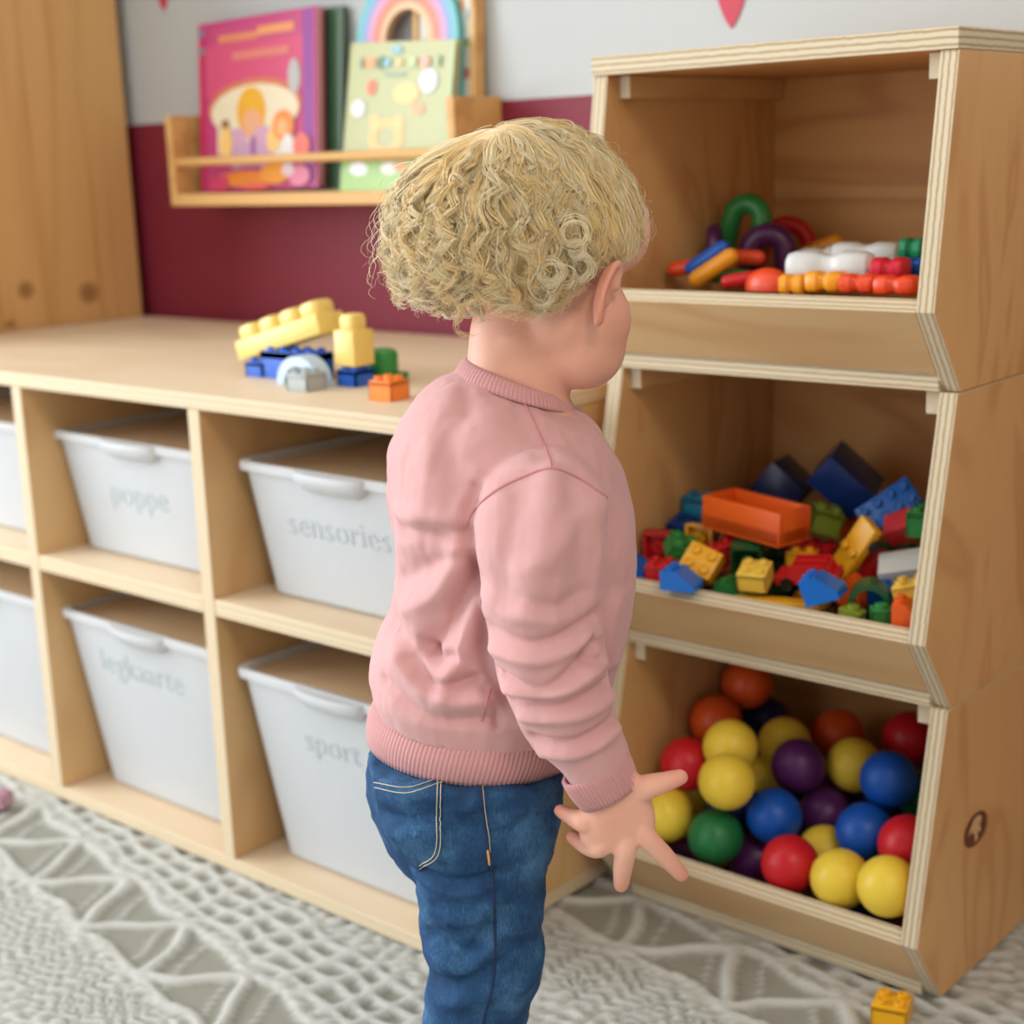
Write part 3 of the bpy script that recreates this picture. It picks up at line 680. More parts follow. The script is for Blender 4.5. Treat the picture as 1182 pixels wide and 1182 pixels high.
    nm = {'arch': 'toy_arch', 'rod': 'toy_rod', 'dome': 'toy_dome', 'connector': 'connector_block', 'slope': 'sloped_toy_brick', 'tunnel': 'toy_tunnel', 'plate': 'toy_plate', 'big_brick': 'large_toy_brick'}.get(kind, 'toy_brick')
    cat = {'arch': 'toy arch', 'rod': 'toy rod', 'connector': 'toy block', 'dome': 'toy block', 'tunnel': 'toy tunnel'}.get(kind, 'toy brick')
    return tag(obj(nm, bm, pc(col), smooth=32, loc=loc, rot=rot), label, cat, group)
# ------------------------------------------------------------------ heaps in the middle and top crates
HEAP = [
('big_brick','orange',(-0.8415, 1.3412, 0.4451),(0.104, 0.05, 0.036),(0, 3, -8),'big orange brick lying hollow side up on top of the brick heap','bricks in the middle crate'),
('plain','navy',(-0.889, 1.48, 0.448),(0.05, 0.05, 0.04),(0, 40, 10),'dark navy brick standing on its corner behind the big orange brick','bricks in the middle crate'),
('plain','blue_dark',(-0.816, 1.4858, 0.4609),(0.064, 0.064, 0.04),(10, 42, 25),'large dark blue brick tipped on its corner, highest of the heap at the back','bricks in the middle crate'),
('brick24','blue',(-0.7398, 1.44, 0.4491),(0.064, 0.032, 0.023),(58, -36, 30),'bright blue eight-stud brick tilted with its studs to the room','bricks in the middle crate'),
('plain','coral',(-0.7118, 1.4105, 0.4373),(0.03, 0.03, 0.02),(30, -25, 10),'coral red brick leaning against the tilted eight-stud blue brick','bricks in the middle crate'),
('brick','lime',(-0.8096, 1.43, 0.43),(0.032, 0.032, 0.03),(0, 18, 40),'olive lime brick right beside the end of the big orange brick','bricks in the middle crate'),
('car_base','yellow',(-0.743, 1.3683, 0.4146),(0.076, 0.034, 0.022),(58, -58, 10),'upright yellow toy car base with a black wheel','bricks in the middle crate'),
('car','red',(-0.7589, 1.3079, 0.4057),(0.064, 0.034, 0.026),(12, -6, 12),'red toy car with two black wheels in front of the heap','bricks in the middle crate'),
('brick','pale_yellow',(-0.802, 1.2771, 0.4039),(0.03, 0.028, 0.024),(20, 0, 15),'pale yellow studded brick left of the red toy car','bricks in the middle crate'),
('brick_up','dark_green',(-0.8379, 1.3199, 0.4069),(0.032, 0.032, 0.023),(-75, 0, 25),'dark green brick turned hollow side out under the big orange brick','bricks in the middle crate'),
('brick','dark_green',(-0.8272, 1.3744, 0.3945),(0.04, 0.032, 0.023),(0, 0, 10),'dark green brick under the right end of the big orange brick','bricks in the middle crate'),
('brick','red',(-0.8745, 1.3311, 0.4055),(0.036, 0.026, 0.026),(10, -30, 30),'red brick tilted under the left end of the big orange brick','bricks in the middle crate'),
('brick_up','yellow',(-0.9111, 1.3431, 0.4131),(0.03, 0.03, 0.02),(-95, 0, 15),'yellow brick with its hollow open side showing, left under the big orange brick','bricks in the middle crate'),
('brick','green',(-0.9097, 1.3065, 0.41),(0.032, 0.032, 0.023),(20, 25, 50),'green brick between the hollow red brick and the hollow yellow brick','bricks in the middle crate'),
('brick_up','red',(-0.9482, 1.3177, 0.4046),(0.032, 0.032, 0.023),(-88, 0, 28),'red brick showing its square hollow underside at the far left of the heap','bricks in the middle crate'),
('brick','red',(-0.9123, 1.2712, 0.395),(0.03, 0.024, 0.02),(10, 0, 20),'small red brick in front of the hollow red one','bricks in the middle crate'),
('slope','blue',(-0.9504, 1.2837, 0.386),(0.03, 0.03, 0.026),(0, 0, 10),'blue sloped brick at the far left against the crate lip','bricks in the middle crate'),
('slope','blue',(-0.8665, 1.2419, 0.3997),(0.036, 0.03, 0.024),(0, 0, 15),'blue sloped brick at the lip in front of the yellow tilted brick','bricks in the middle crate'),
('brick','yellow',(-0.8675, 1.2785, 0.4061),(0.036, 0.032, 0.022),(50, 20, 10),'yellow brick tilted on edge between the blue slope and the red brick','bricks in the middle crate'),
('slope','green',(-0.8342, 1.2924, 0.3803),(0.038, 0.028, 0.022),(0, 0, 5),'green sloped brick lying on the crate lip','bricks in the middle crate'),
('plate','yellow',(-0.7702, 1.2722, 0.3816),(0.1, 0.02, 0.005),(0, -4, 4),'long thin yellow plate lying along the crate lip under the red car','bricks in the middle crate'),
('slope','blue',(-0.7219, 1.2704, 0.4076),(0.034, 0.034, 0.03),(0, -20, 15),'blue sloped brick with studs in front of the red car','bricks in the middle crate'),
('tunnel','dark_green',(-0.6845, 1.296, 0.393),(0.04, 0.03, 0.036),(0, 0, 25),'dark green tunnel ring with a dark opening at the front right','bricks in the middle crate'),
('brick','green',(-0.6623, 1.2761, 0.3877),(0.02, 0.02, 0.018),(0, 0, 35),'small green brick at the lip before the dark green tunnel','bricks in the middle crate'),
('brick','lime',(-0.686, 1.2647, 0.3875),(0.022, 0.018, 0.014),(0, 10, 5),'tiny lime brick at the lip left of the small green brick','bricks in the middle crate'),
('plain','white',(-0.6897, 1.3727, 0.404),(0.044, 0.034, 0.024),(25, -12, 20),'white brick half hidden by the right side panel','bricks in the middle crate'),
('brick','pale_yellow',(-0.6433, 1.302, 0.4078),(0.034, 0.03, 0.024),(0, -15, 20),'pale yellow brick in the right corner under the white brick','bricks in the middle crate'),
('slope','orange',(-0.6333, 1.2729, 0.3955),(0.026, 0.03, 0.026),(0, 0, 20),'orange sloped brick lowest in the right corner of the middle crate','bricks in the middle crate'),
('plain','red',(-0.7315, 1.3948, 0.3885),(0.03, 0.024, 0.05),(0, 20, 15),'red brick standing behind the yellow car base','bricks in the middle crate'),
('brick','orange',(-0.8163, 1.4841, 0.4107),(0.032, 0.032, 0.02),(0, 0, 10),'orange brick in the shade under the tilted blue eight-stud brick','bricks in the middle crate'),
('brick24','blue_dark',(-0.9391, 1.3681, 0.4128),(0.05, 0.032, 0.024),(10, 10, 10),'dark blue brick at the left behind the hollow yellow brick','bricks in the middle crate'),
('brick','teal',(-0.9511, 1.397, 0.4334),(0.03, 0.024, 0.03),(0, 0, 10),'teal brick poking up at the left end of the big orange brick','bricks in the middle crate'),
('brick','blue_dark',(-0.952, 1.5169, 0.4185),(0.032, 0.032, 0.022),(0, 0, 0),'dark blue brick behind the back edge of the big orange brick','bricks in the middle crate'),
('brick','green',(-0.6803, 1.3894, 0.453),(0.02, 0.03, 0.03),(0, 0, 10),'green brick cut off by the right side panel beside the coral brick','bricks in the middle crate'),
('brick','dark_green',(-0.7227, 1.43, 0.4022),(0.04, 0.032, 0.023),(0, 10, 10),'dark green brick in the shade above the white brick','bricks in the middle crate'),
('slope','orange',(-0.7257, 1.3443, 0.3806),(0.03, 0.026, 0.03),(0, 30, 15),'orange sloped brick between the yellow car base and the green tunnel','bricks in the middle crate'),
('brick','blue',(-0.6806, 1.3338, 0.3906),(0.04, 0.032, 0.02),(0, 0, 10),'blue brick behind the tunnel beside the pale yellow brick','bricks in the middle crate'),
('brick24','red',(-0.8277, 1.42, 0.395),(0.064, 0.032, 0.023),(0, 5, 10),'red eight-stud brick in the shade behind the red toy car','bricks in the middle crate'),
('brick','yellow',(-0.7924, 1.3526, 0.4072),(0.03, 0.02, 0.02),(0, 0, 15),'small yellow brick above the red toy car','bricks in the middle crate'),
('brick','dark_green',(-0.8812, 1.2953, 0.3905),(0.024, 0.022, 0.016),(0, 0, 30),'small dark green brick between the yellow and green bricks on the left','bricks in the middle crate'),
('arch','green',(-0.9294, 1.4599, 0.7364),(0.058, 0.027, 0.072),(0, 14, 10),'green arch standing upright, tallest toy in the top crate','toys in the top crate'),
('arch','purple',(-0.9369, 1.4098, 0.7175),(0.05, 0.02, 0.05),(0, -20, -60),'dark purple arch tilted left behind the green arch','toys in the top crate'),
('arch','purple',(-0.8873, 1.438, 0.7097),(0.064, 0.03, 0.064),(0, 0, 25),'large dark purple arch right of the green arch','toys in the top crate'),
('arch','red',(-0.9223, 1.5342, 0.7115),(0.07, 0.022, 0.066),(0, 15, 20),'red arch behind the large purple arch','toys in the top crate'),
('rod','red_orange',(-0.9373, 1.3647, 0.6996),(0.05, 0.016, 0.016),(0, -8, 20),'red-orange rod at the far left of the top crate','toys in the top crate'),
('rod','blue_mid',(-0.9088, 1.3541, 0.71),(0.055, 0.016, 0.016),(0, -32, 14),'blue rod leaning behind the amber rod','toys in the top crate'),
('rod','amber',(-0.8918, 1.34, 0.7014),(0.06, 0.018, 0.018),(0, -32, 14),'amber rod leaning over the crate lip beside the blue rod','toys in the top crate'),
('rod','red_orange',(-0.8917, 1.4019, 0.7077),(0.045, 0.016, 0.016),(0, 0, 0),'short red-orange rod at the foot of the green arch','toys in the top crate'),
('rod','amber',(-0.8596, 1.502, 0.7115),(0.05, 0.018, 0.02),(0, -20, 20),'amber rod lying behind the white blocks','toys in the top crate'),
('dome','red_orange',(-0.8101, 1.3138, 0.6942),(0.05, 0.03, 0.022),(0, 0, 0),'red-orange rounded dome block at the lip','toys in the top crate'),
('rod','red',(-0.8482, 1.3315, 0.6919),(0.05, 0.014, 0.014),(0, -8, 25),'thin red rod lying before the arches','toys in the top crate'),
('rod','green',(-0.8887, 1.3656, 0.6905),(0.05, 0.014, 0.014),(0, 0, 20),'green rod lying low under the amber rod','toys in the top crate'),
('connector','clear',(-0.74, 1.3104, 0.7076),(0.086, 0.03, 0.03),(0, 0, 6),'long pearly clear double-barrel block at the front of the top crate','toys in the top crate'),
('connector','white',(-0.7613, 1.42, 0.712),(0.07, 0.03, 0.024),(0, 0, 12),'white barrel block farther back near the right','toys in the top crate'),
('connector','white',(-0.8219, 1.44, 0.7053),(0.05, 0.03, 0.024),(0, -5, 12),'white barrel block behind the left half of the clear block','toys in the top crate'),
('connector','crimson',(-0.6761, 1.3077, 0.7059),(0.034, 0.028, 0.024),(0, 0, 8),'crimson barrel block at the right front','toys in the top crate'),
('connector','red_orange',(-0.6521, 1.2745, 0.6959),(0.04, 0.026, 0.018),(0, 0, 6),'red-orange barrel block at the lip under the crimson block','toys in the top crate'),
('connector','red_orange',(-0.6903, 1.2762, 0.6963),(0.034, 0.026, 0.018),(0, 0, 6),'red-orange barrel block at the lip under the right half of the clear block','toys in the top crate'),
('connector','amber',(-0.728, 1.2827, 0.6963),(0.038, 0.026, 0.02),(0, 0, 6),'amber barrel block at the lip under the left half of the clear block','toys in the top crate'),
('connector','amber',(-0.7607, 1.2802, 0.6932),(0.026, 0.024, 0.02),(0, 0, 6),'small amber barrel block at the lip beside the dome','toys in the top crate'),
('connector','emerald',(-0.6808, 1.3645, 0.721),(0.026, 0.026, 0.022),(0, 0, 0),'emerald green block at the right, uppermost by the side panel','toys in the top crate'),
('connector','blue_mid',(-0.6652, 1.3377, 0.7046),(0.022, 0.026, 0.022),(0, 0, 0),'blue block at the right under the emerald block','toys in the top crate'),
('brick','yellow',(-0.6533, 1.4046, 0.3309),(0.032, 0.032, 0.023),(0.0, -0.0, 25.9),'yellow brick buried under the others in the middle crate','bricks buried in the middle crate'),
('brick','green',(-0.777, 1.3527, 0.3309),(0.064, 0.032, 0.023),(0.0, -0.0, 73.6),'green brick buried under the others in the middle crate','bricks buried in the middle crate'),
('brick','blue_dark',(-0.7078, 1.4082, 0.3309),(0.064, 0.032, 0.023),(0.0, -0.0, 59.3),'dark blue brick buried under the others in the middle crate','bricks buried in the middle crate'),
('brick','yellow',(-0.8845, 1.3926, 0.3309),(0.032, 0.032, 0.023),(0.0, -0.0, 72.5),'yellow brick buried under the others in the middle crate','bricks buried in the middle crate'),
('brick','blue_dark',(-0.6389, 1.5572, 0.3309),(0.032, 0.032, 0.023),(0.0, -0.0, 87.3),'dark blue brick buried under the others in the middle crate','bricks buried in the middle crate'),
('brick','blue_dark',(-0.8961, 1.5537, 0.3309),(0.032, 0.032, 0.023),(0.0, -0.0, 49.8),'dark blue brick buried under the others in the middle crate','bricks buried in the middle crate'),
('brick','yellow',(-0.7061, 1.4734, 0.3309),(0.032, 0.032, 0.023),(0.0, -0.0, 112.2),'yellow brick buried under the others in the middle crate','bricks buried in the middle crate'),
('brick','blue_dark',(-0.6808, 1.5313, 0.3309),(0.032, 0.032, 0.023),(0.0, -0.0, 14.7),'dark blue brick buried under the others in the middle crate','bricks buried in the middle crate'),
('brick','orange',(-0.933, 1.4769, 0.3309),(0.064, 0.032, 0.023),(0.0, -0.0, 49.3),'orange brick buried under the others in the middle crate','bricks buried in the middle crate'),
('brick','blue_dark',(-0.8794, 1.479, 0.3309),(0.032, 0.032, 0.023),(0.0, -0.0, 50.7),'dark blue brick buried under the others in the middle crate','bricks buried in the middle crate'),
('brick','blue_dark',(-0.797, 1.5317, 0.3309),(0.064, 0.032, 0.023),(0.0, -0.0, 27.1),'dark blue brick buried under the others in the middle crate','bricks buried in the middle crate'),
('brick','yellow',(-0.8304, 1.4294, 0.3309),(0.032, 0.032, 0.023),(0.0, -0.0, 23.1),'yellow brick buried under the others in the middle crate','bricks buried in the middle crate'),
('brick','orange',(-0.6854, 1.3626, 0.3309),(0.032, 0.032, 0.023),(0.0, -0.0, 53.1),'orange brick buried under the others in the middle crate','bricks buried in the middle crate'),
('brick','dark_green',(-0.835, 1.4794, 0.3309),(0.032, 0.032, 0.023),(0.0, -0.0, 136.4),'dark green brick buried under the others in the middle crate','bricks buried in the middle crate'),
('brick','orange',(-0.8095, 1.3819, 0.3309),(0.032, 0.032, 0.023),(0.0, -0.0, 134.6),'orange brick buried under the others in the middle crate','bricks buried in the middle crate'),
('brick','red',(-0.7806, 1.4364, 0.3309),(0.032, 0.032, 0.023),(0.0, -0.0, 34.5),'red brick buried under the others in the middle crate','bricks buried in the middle crate'),
('brick','yellow',(-0.7458, 1.4715, 0.3309),(0.032, 0.032, 0.023),(0.0, -0.0, 133.3),'yellow brick buried under the others in the middle crate','bricks buried in the middle crate'),
('brick','yellow',(-0.8954, 1.3397, 0.3309),(0.032, 0.032, 0.023),(0.0, -0.0, 124.7),'yellow brick buried under the others in the middle crate','bricks buried in the middle crate'),
('brick','orange',(-0.929, 1.4215, 0.3309),(0.032, 0.032, 0.023),(0.0, -0.0, 150.7),'orange brick buried under the others in the middle crate','bricks buried in the middle crate'),
('brick','yellow',(-0.8602, 1.5407, 0.3309),(0.032, 0.032, 0.023),(0.0, -0.0, 140.1),'yellow brick buried under the others in the middle crate','bricks buried in the middle crate'),
('brick','red',(-0.6616, 1.4848, 0.3309),(0.032, 0.032, 0.023),(0.0, -0.0, 146.2),'red brick buried under the others in the middle crate','bricks buried in the middle crate'),
('brick','green',(-0.7314, 1.526, 0.3309),(0.032, 0.032, 0.023),(0.0, -0.0, 173.8),'green brick buried under the others in the middle crate','bricks buried in the middle crate'),
('brick','blue_dark',(-0.9212, 1.3792, 0.3309),(0.032, 0.032, 0.023),(0.0, -0.0, 6.9),'dark blue brick buried under the others in the middle crate','bricks buried in the middle crate'),
('brick','yellow',(-0.6992, 1.566, 0.3309),(0.032, 0.032, 0.023),(0.0, -0.0, 92.3),'yellow brick buried under the others in the middle crate','bricks buried in the middle crate'),
('brick','orange',(-0.7244, 1.3422, 0.3309),(0.032, 0.032, 0.023),(0.0, -0.0, 56.7),'orange brick buried under the others in the middle crate','bricks buried in the middle crate'),
('brick','green',(-0.8821, 1.4301, 0.3309),(0.032, 0.032, 0.023),(0.0, -0.0, 71.4),'green brick buried under the others in the middle crate','bricks buried in the middle crate'),
('brick','blue',(-0.6474, 1.3363, 0.3309),(0.032, 0.032, 0.023),(0.0, -0.0, 133.4),'blue brick buried under the others in the middle crate','bricks buried in the middle crate'),
('brick','yellow',(-0.8444, 1.3628, 0.3309),(0.032, 0.032, 0.023),(0.0, -0.0, 39.1),'yellow brick buried under the others in the middle crate','bricks buried in the middle crate'),
('brick','blue_dark',(-0.9417, 1.5378, 0.3309),(0.032, 0.032, 0.023),(0.0, -0.0, 47.2),'dark blue brick buried under the others in the middle crate','bricks buried in the middle crate'),
('brick','green',(-0.6397, 1.4505, 0.3309),(0.032, 0.032, 0.023),(0.0, -0.0, 138.5),'green brick buried under the others in the middle crate','bricks buried in the middle crate'),
('brick','blue_dark',(-0.7422, 1.4242, 0.3309),(0.032, 0.032, 0.023),(0.0, -0.0, 133.0),'dark blue brick buried under the others in the middle crate','bricks buried in the middle crate'),
('brick','green',(-0.7439, 1.5616, 0.3309),(0.032, 0.032, 0.023),(0.0, -0.0, 177.1),'green brick buried under the others in the middle crate','bricks buried in the middle crate'),
('brick','orange',(-0.7723, 1.5041, 0.3309),(0.032, 0.032, 0.023),(0.0, -0.0, 21.5),'orange brick buried under the others in the middle crate','bricks buried in the middle crate'),
('brick','orange',(-0.9413, 1.3437, 0.3309),(0.032, 0.032, 0.023),(0.0, -0.0, 88.5),'orange brick buried under the others in the middle crate','bricks buried in the middle crate'),
('connector','amber',(-0.9128, 1.4697, 0.6313),(0.05, 0.026, 0.024),(0.0, -0.0, 146.5),'amber block buried under the toys in the top crate','blocks buried in the top crate'),
('connector','blue_mid',(-0.8591, 1.4848, 0.6313),(0.05, 0.026, 0.024),(0.0, -0.0, 9.9),'blue block buried under the toys in the top crate','blocks buried in the top crate'),
('connector','white',(-0.738, 1.4297, 0.6313),(0.036, 0.026, 0.024),(0.0, -0.0, 77.8),'white block buried under the toys in the top crate','blocks buried in the top crate'),
('connector','blue_mid',(-0.8257, 1.3766, 0.6313),(0.036, 0.026, 0.024),(0.0, -0.0, 122.9),'blue block buried under the toys in the top crate','blocks buried in the top crate'),
('connector','amber',(-0.7068, 1.4049, 0.6313),(0.036, 0.026, 0.024),(0.0, -0.0, 160.3),'amber block buried under the toys in the top crate','blocks buried in the top crate'),
('connector','emerald',(-0.9107, 1.3624, 0.6313),(0.05, 0.026, 0.024),(0.0, -0.0, 124.8),'emerald block buried under the toys in the top crate','blocks buried in the top crate'),
('connector','amber',(-0.6861, 1.4785, 0.6313),(0.05, 0.026, 0.024),(0.0, -0.0, 122.3),'amber block buried under the toys in the top crate','blocks buried in the top crate'),
('connector','amber',(-0.8051, 1.5331, 0.6313),(0.05, 0.026, 0.024),(0.0, -0.0, 126.3),'amber block buried under the toys in the top crate','blocks buried in the top crate'),
('connector','amber',(-0.6873, 1.3502, 0.6313),(0.036, 0.026, 0.024),(0.0, -0.0, 3.6),'amber block buried under the toys in the top crate','blocks buried in the top crate'),
('connector','blue_mid',(-0.7753, 1.349, 0.6313),(0.05, 0.026, 0.024),(0.0, -0.0, 124.0),'blue block buried under the toys in the top crate','blocks buried in the top crate'),
('connector','white',(-0.9419, 1.4011, 0.6313),(0.036, 0.026, 0.024),(0.0, -0.0, 141.2),'white block buried under the toys in the top crate','blocks buried in the top crate'),
('connector','amber',(-0.9289, 1.5604, 0.6313),(0.036, 0.026, 0.024),(0.0, -0.0, 19.9),'amber block buried under the toys in the top crate','blocks buried in the top crate'),
('connector','blue_mid',(-0.8265, 1.4154, 0.6313),(0.036, 0.026, 0.024),(0.0, -0.0, 8.8),'blue block buried under the toys in the top crate','blocks buried in the top crate'),
('connector','blue_mid',(-0.8778, 1.4341, 0.6313),(0.05, 0.026, 0.024),(0.0, -0.0, 26.6),'blue block buried under the toys in the top crate','blocks buried in the top crate'),
('connector','amber',(-0.6653, 1.5522, 0.6313),(0.036, 0.026, 0.024),(0.0, -0.0, 51.4),'amber block buried under the toys in the top crate','blocks buried in the top crate'),
('connector','emerald',(-0.6432, 1.4749, 0.6313),(0.036, 0.026, 0.024),(0.0, -0.0, 9.5),'emerald block buried under the toys in the top crate','blocks buried in the top crate'),
('connector','amber',(-0.6464, 1.3493, 0.6313),(0.05, 0.026, 0.024),(0.0, -0.0, 108.9),'amber block buried under the toys in the top crate','blocks buried in the top crate'),
('connector','red',(-0.7465, 1.5448, 0.6313),(0.05, 0.026, 0.024),(0.0, -0.0, 53.1),'red block buried under the toys in the top crate','blocks buried in the top crate'),
]
for k in HEAP: toy(*k)
# ------------------------------------------------------------------ toys on the bench top and the brick on the rug
ZT = .5756
def roundstud(bm, x, y, z, s, h, mi=0):     # big rounded-square stud of a chunky block
    rings = []
    for q, zz in ((.96, 0), (1, h*.1), (1, h*.7), (.9, h*.92), (.7, h)):
        rings.append([Vector((x+.5*s*q*math.copysign(abs(math.cos(t))**.5, math.cos(t)), y+.5*s*q*math.copysign(abs(math.sin(t))**.5, math.sin(t)), z+zz)) for t in [2*PI*k/24 for k in range(24)]])
    bridge(bm, rings, mi=mi)
tw = onZ(397, 447, ZT)
tb = Vector((tw.x+.000, tw.y+.019, 0)); BW = .032
bm = BM(); studbox(bm, BW-.002, BW-.002, .0225, 2, 2)
tag(obj('toy_brick', bm, pc('mega_blue'), smooth=32, loc=(tb.x, tb.y, ZT+.01125)), 'blue brick under the pale yellow tower block on the bench', 'toy brick')
zq = ZT+.0227
bm = BM(); box(bm, -BW/2, BW/2, -BW/2, BW/2, 0, .040, bev=.002); roundstud(bm, 0, 0, .0395, .0245, .018)
tag(obj('chunky_block', bm, pc('mega_yellow'), smooth=40, loc=(tb.x, tb.y, zq)), 'pale yellow single-stud tower block standing on the blue brick', 'toy block')
# long four-stud block leaning against the tower
a = onY(284, 404, tb.y+.012); b = onY(378, 372, tb.y+.012)
L = (b-a).length; ang = math.atan2(b.z-a.z, b.x-a.x)
bm = BM(); box(bm, 0, L, -.021, .021, -.012, .012, bev=.002)
for k in range(4): roundstud(bm, L*(k+.5)/4, 0, .0115, L/4*.86, .017)
tag(obj('chunky_block', bm, pc('mega_yellow'), smooth=40, loc=(a.x, a.y+.006, a.z), rot=(0, -ang, 0)), 'long pale yellow four-stud block leaning against the tower block', 'toy block')
# blue bricks carrying it
p = onY(345, 432, tb.y+.008); w1 = (onY(374, 415, tb.y)-onY(313, 410, tb.y)).length
pz = onY(345, 402, tb.y).z
bm = BM(); hB = pz-ZT; studbox(bm, w1, .032, hB, 4, 2)
tag(obj('toy_brick', bm, pc('mega_blue'), smooth=32, loc=(p.x, tb.y+.006, ZT+hB/2)), 'blue eight-stud brick under the long yellow block', 'toy brick')
bm = BM(); studbox(bm, .030, .032, .0215, 2, 2); p2 = onY(303, 425, tb.y)
tag(obj('toy_brick', bm, pc('mega_blue'), smooth=32, loc=(p2.x-.002, tb.y+.004, ZT+.01075)), 'small blue brick at the left end of the toy bridge on the bench', 'toy brick')
# pale arch piece in front
q = onY(346, 430, tb.y-.035); ra = .036
bm = BM(); n = 16; ro, ri = ra, ra*.66
for k in range(n):
    t0, t1 = PI*k/n, PI*(k+1)/n
    pr(bm, [(-ro*math.cos(t0), ro*.95*math.sin(t0)), (-ro*math.cos(t1), ro*.95*math.sin(t1)), (-ri*math.cos(t1), ri*.95*math.sin(t1)), (-ri*math.cos(t0), ri*.95*math.sin(t0))], .022)
bmesh.ops.remove_doubles(bm, verts=bm.verts, dist=1e-5)
tag(obj('arch_block', bm, pc('pale_blue'), loc=(q.x+.002, tb.y-.030, ZT)), 'pale blue arch piece in front of the blue bricks on the bench', 'toy block')
g = onZ(344, 452, ZT); bm = BM(); studbox(bm, .031, .031, .023, 2, 2)
tag(obj('toy_brick', bm, pc('grey'), smooth=32, loc=(g.x-.003, g.y+.016, ZT+.0116), rot=(0, 0, rad(3))), 'light grey brick at the front of the bridge on the bench', 'toy brick')
g = onZ(428, 440, ZT); root = thing('round_brick', 'green round-topped brick behind the orange brick on the bench', 'toy brick', (g.x+.004, g.y+.016, ZT))
bm = BM(); box(bm, -.021, .021, -.021, .021, 0, .008, bev=.001); obj('base_plate', bm, pc('toy_green'), root, world=False, smooth=35)
bm = BM(); lathe(bm, [(.0175, .0075), (.018, .009), (.018, .029), (.0165, .033), (.012, .0355), (.001, .036)], 32); obj('round_top', bm, pc('toy_green'), root, world=False, smooth=40)
g = onZ(438, 463, ZT); bm = BM(); studbox(bm, .030, .030, .025, 2, 2)
tag(obj('toy_brick', bm, pc('toy_orange'), smooth=32, loc=(g.x+.000, g.y+.015, ZT+.0126), rot=(0, 0, rad(4))), 'bright orange four-stud brick near the front edge of the bench', 'toy brick')
g = onZ(1022, 1182, .0005); bm = BM(); studbox(bm, .034, .034, .024, 2, 2)
tag(obj('toy_brick', bm, pc('yellow'), smooth=32, loc=(g.x, g.y+.013, .0122), rot=(0, 0, rad(16))), 'yellow brick lying on the rug before the bottom crate', 'toy brick')
g = onZ(-2, 932, 0); bm = BM(); studbox(bm, .034, .03, .02, 2, 2)
tag(obj('toy_brick', bm, plain('dusky_pink_plastic', (196, 150, 170), .4), smooth=32, loc=(g.x-.009, g.y+.004, .0102), rot=(0, 0, rad(30))), 'dusky pink brick on the rug at the left edge of the picture', 'toy brick')

# ------------------------------------------------------------------ daylight and an added warm fill
w = bpy.data.worlds.new('world'); bpy.context.scene.world = w; w.use_nodes = True
bg = w.node_tree.nodes['Background']; bg.inputs[0].default_value = (.80, .90, 1, 1); bg.inputs[1].default_value = 1.0
def area(name, loc, target, sx, sy, power, col):
    l = bpy.data.lights.new(name, 'AREA'); l.shape = 'RECTANGLE'; l.size = sx; l.size_y = sy; l.energy = power; l.color = col
    o = bpy.data.objects.new(name, l); C.objects.link(o); o.location = loc
    o.rotation_euler = (Vector(target)-Vector(loc)).to_track_quat('-Z', 'Y').to_euler(); return o
area('window_daylight_left', (X0+.02, -.55, 1.27), (X0+1, -.55, 1.2), 2.2, 2.0, 112, (.91, .96, 1))
area('window_daylight_front', (-1.75, Y0+.02, 1.12), (-1.75, Y0+1, 1.08), 2.2, 2.1, 24, (.90, .96, 1))
area('warm_fill_right', (1.0, -.3, 2.45), (.0, .8, .4), .5, .5, 20, (1, .85, .68))  # unseen warm fill added from the right to brighten the shaded sides
vs = bpy.context.scene.view_settings
vs.view_transform = 'Standard'; vs.look = 'None'; vs.gamma = 1; vs.use_curve_mapping = False; vs.exposure = -.16
# ================================================================== the child
BASE = Vector((-.76, .85, 0)); RZ = Matrix.Rotation(-YAW, 3, 'Z')
person = thing('person', 'toddler in a pink sweatshirt and blue jeans standing with their back to the room', 'person', BASE, YAW)
EL = RZ @ (EYE-BASE)
def dl(px, py): return RZ @ ray(px, py)
def ch(px, py, b=0.):                # measured point -> child frame (x ahead, y away from the room, z up) on the upright plane y=b
    d = dl(px, py); return EL+d*((b-EL.y)/d.y)
def row(L, R, bh, n=48, b0=0., e=2.3, inset=0.):
    l, r = ch(*L, b0), ch(*R, b0); c = (l+r)/2; u = (r-l)/2; ul = u.length; u = u*((ul-inset)/ul); v = Vector((0, bh-inset, 0)); out = []
    for k in range(n):
        t = 2*PI*k/n; cc, ss = math.cos(t), math.sin(t)
        out.append(c+u*math.copysign(abs(cc)**(2/e), cc)+v*math.copysign(abs(ss)**(2/e), ss))
    return out
def loft(bm, rings, steps=3):
    """smooth loft: Catmull-Rom between the given rings"""
    if steps > 1:
        cols = [resample([r[k] for r in rings], (len(rings)-1)*steps+1) for k in range(len(rings[0]))]
        rings = [[c[i] for c in cols] for i in range(len(cols[0]))]
    bridge(bm, rings)
def ell3(bm, c, r, rot=None):
    m = Matrix.Translation(c) @ (rot.to_4x4() if rot is not None else Matrix.Identity(4)) @ Matrix.Diagonal((*r, 1))
    bmesh.ops.create_uvsphere(bm, u_segments=32, v_segments=20, radius=1, matrix=m)
def remesh(bm, vox, smooth=4):
    me = bpy.data.meshes.new('t'); bm.to_mesh(me); bm.free(); o = bpy.data.objects.new('t', me); C.objects.link(o)
    r = o.modifiers.new('r', 'REMESH'); r.mode = 'VOXEL'; r.voxel_size = vox
    if smooth: s = o.modifiers.new('s', 'SMOOTH'); s.factor = .5; s.iterations = smooth
    dg = bpy.context.evaluated_depsgraph_get(); dg.update(); m2 = bpy.data.meshes.new_from_object(o.evaluated_get(dg))
    bpy.data.objects.remove(o); bpy.data.meshes.remove(me); return m2
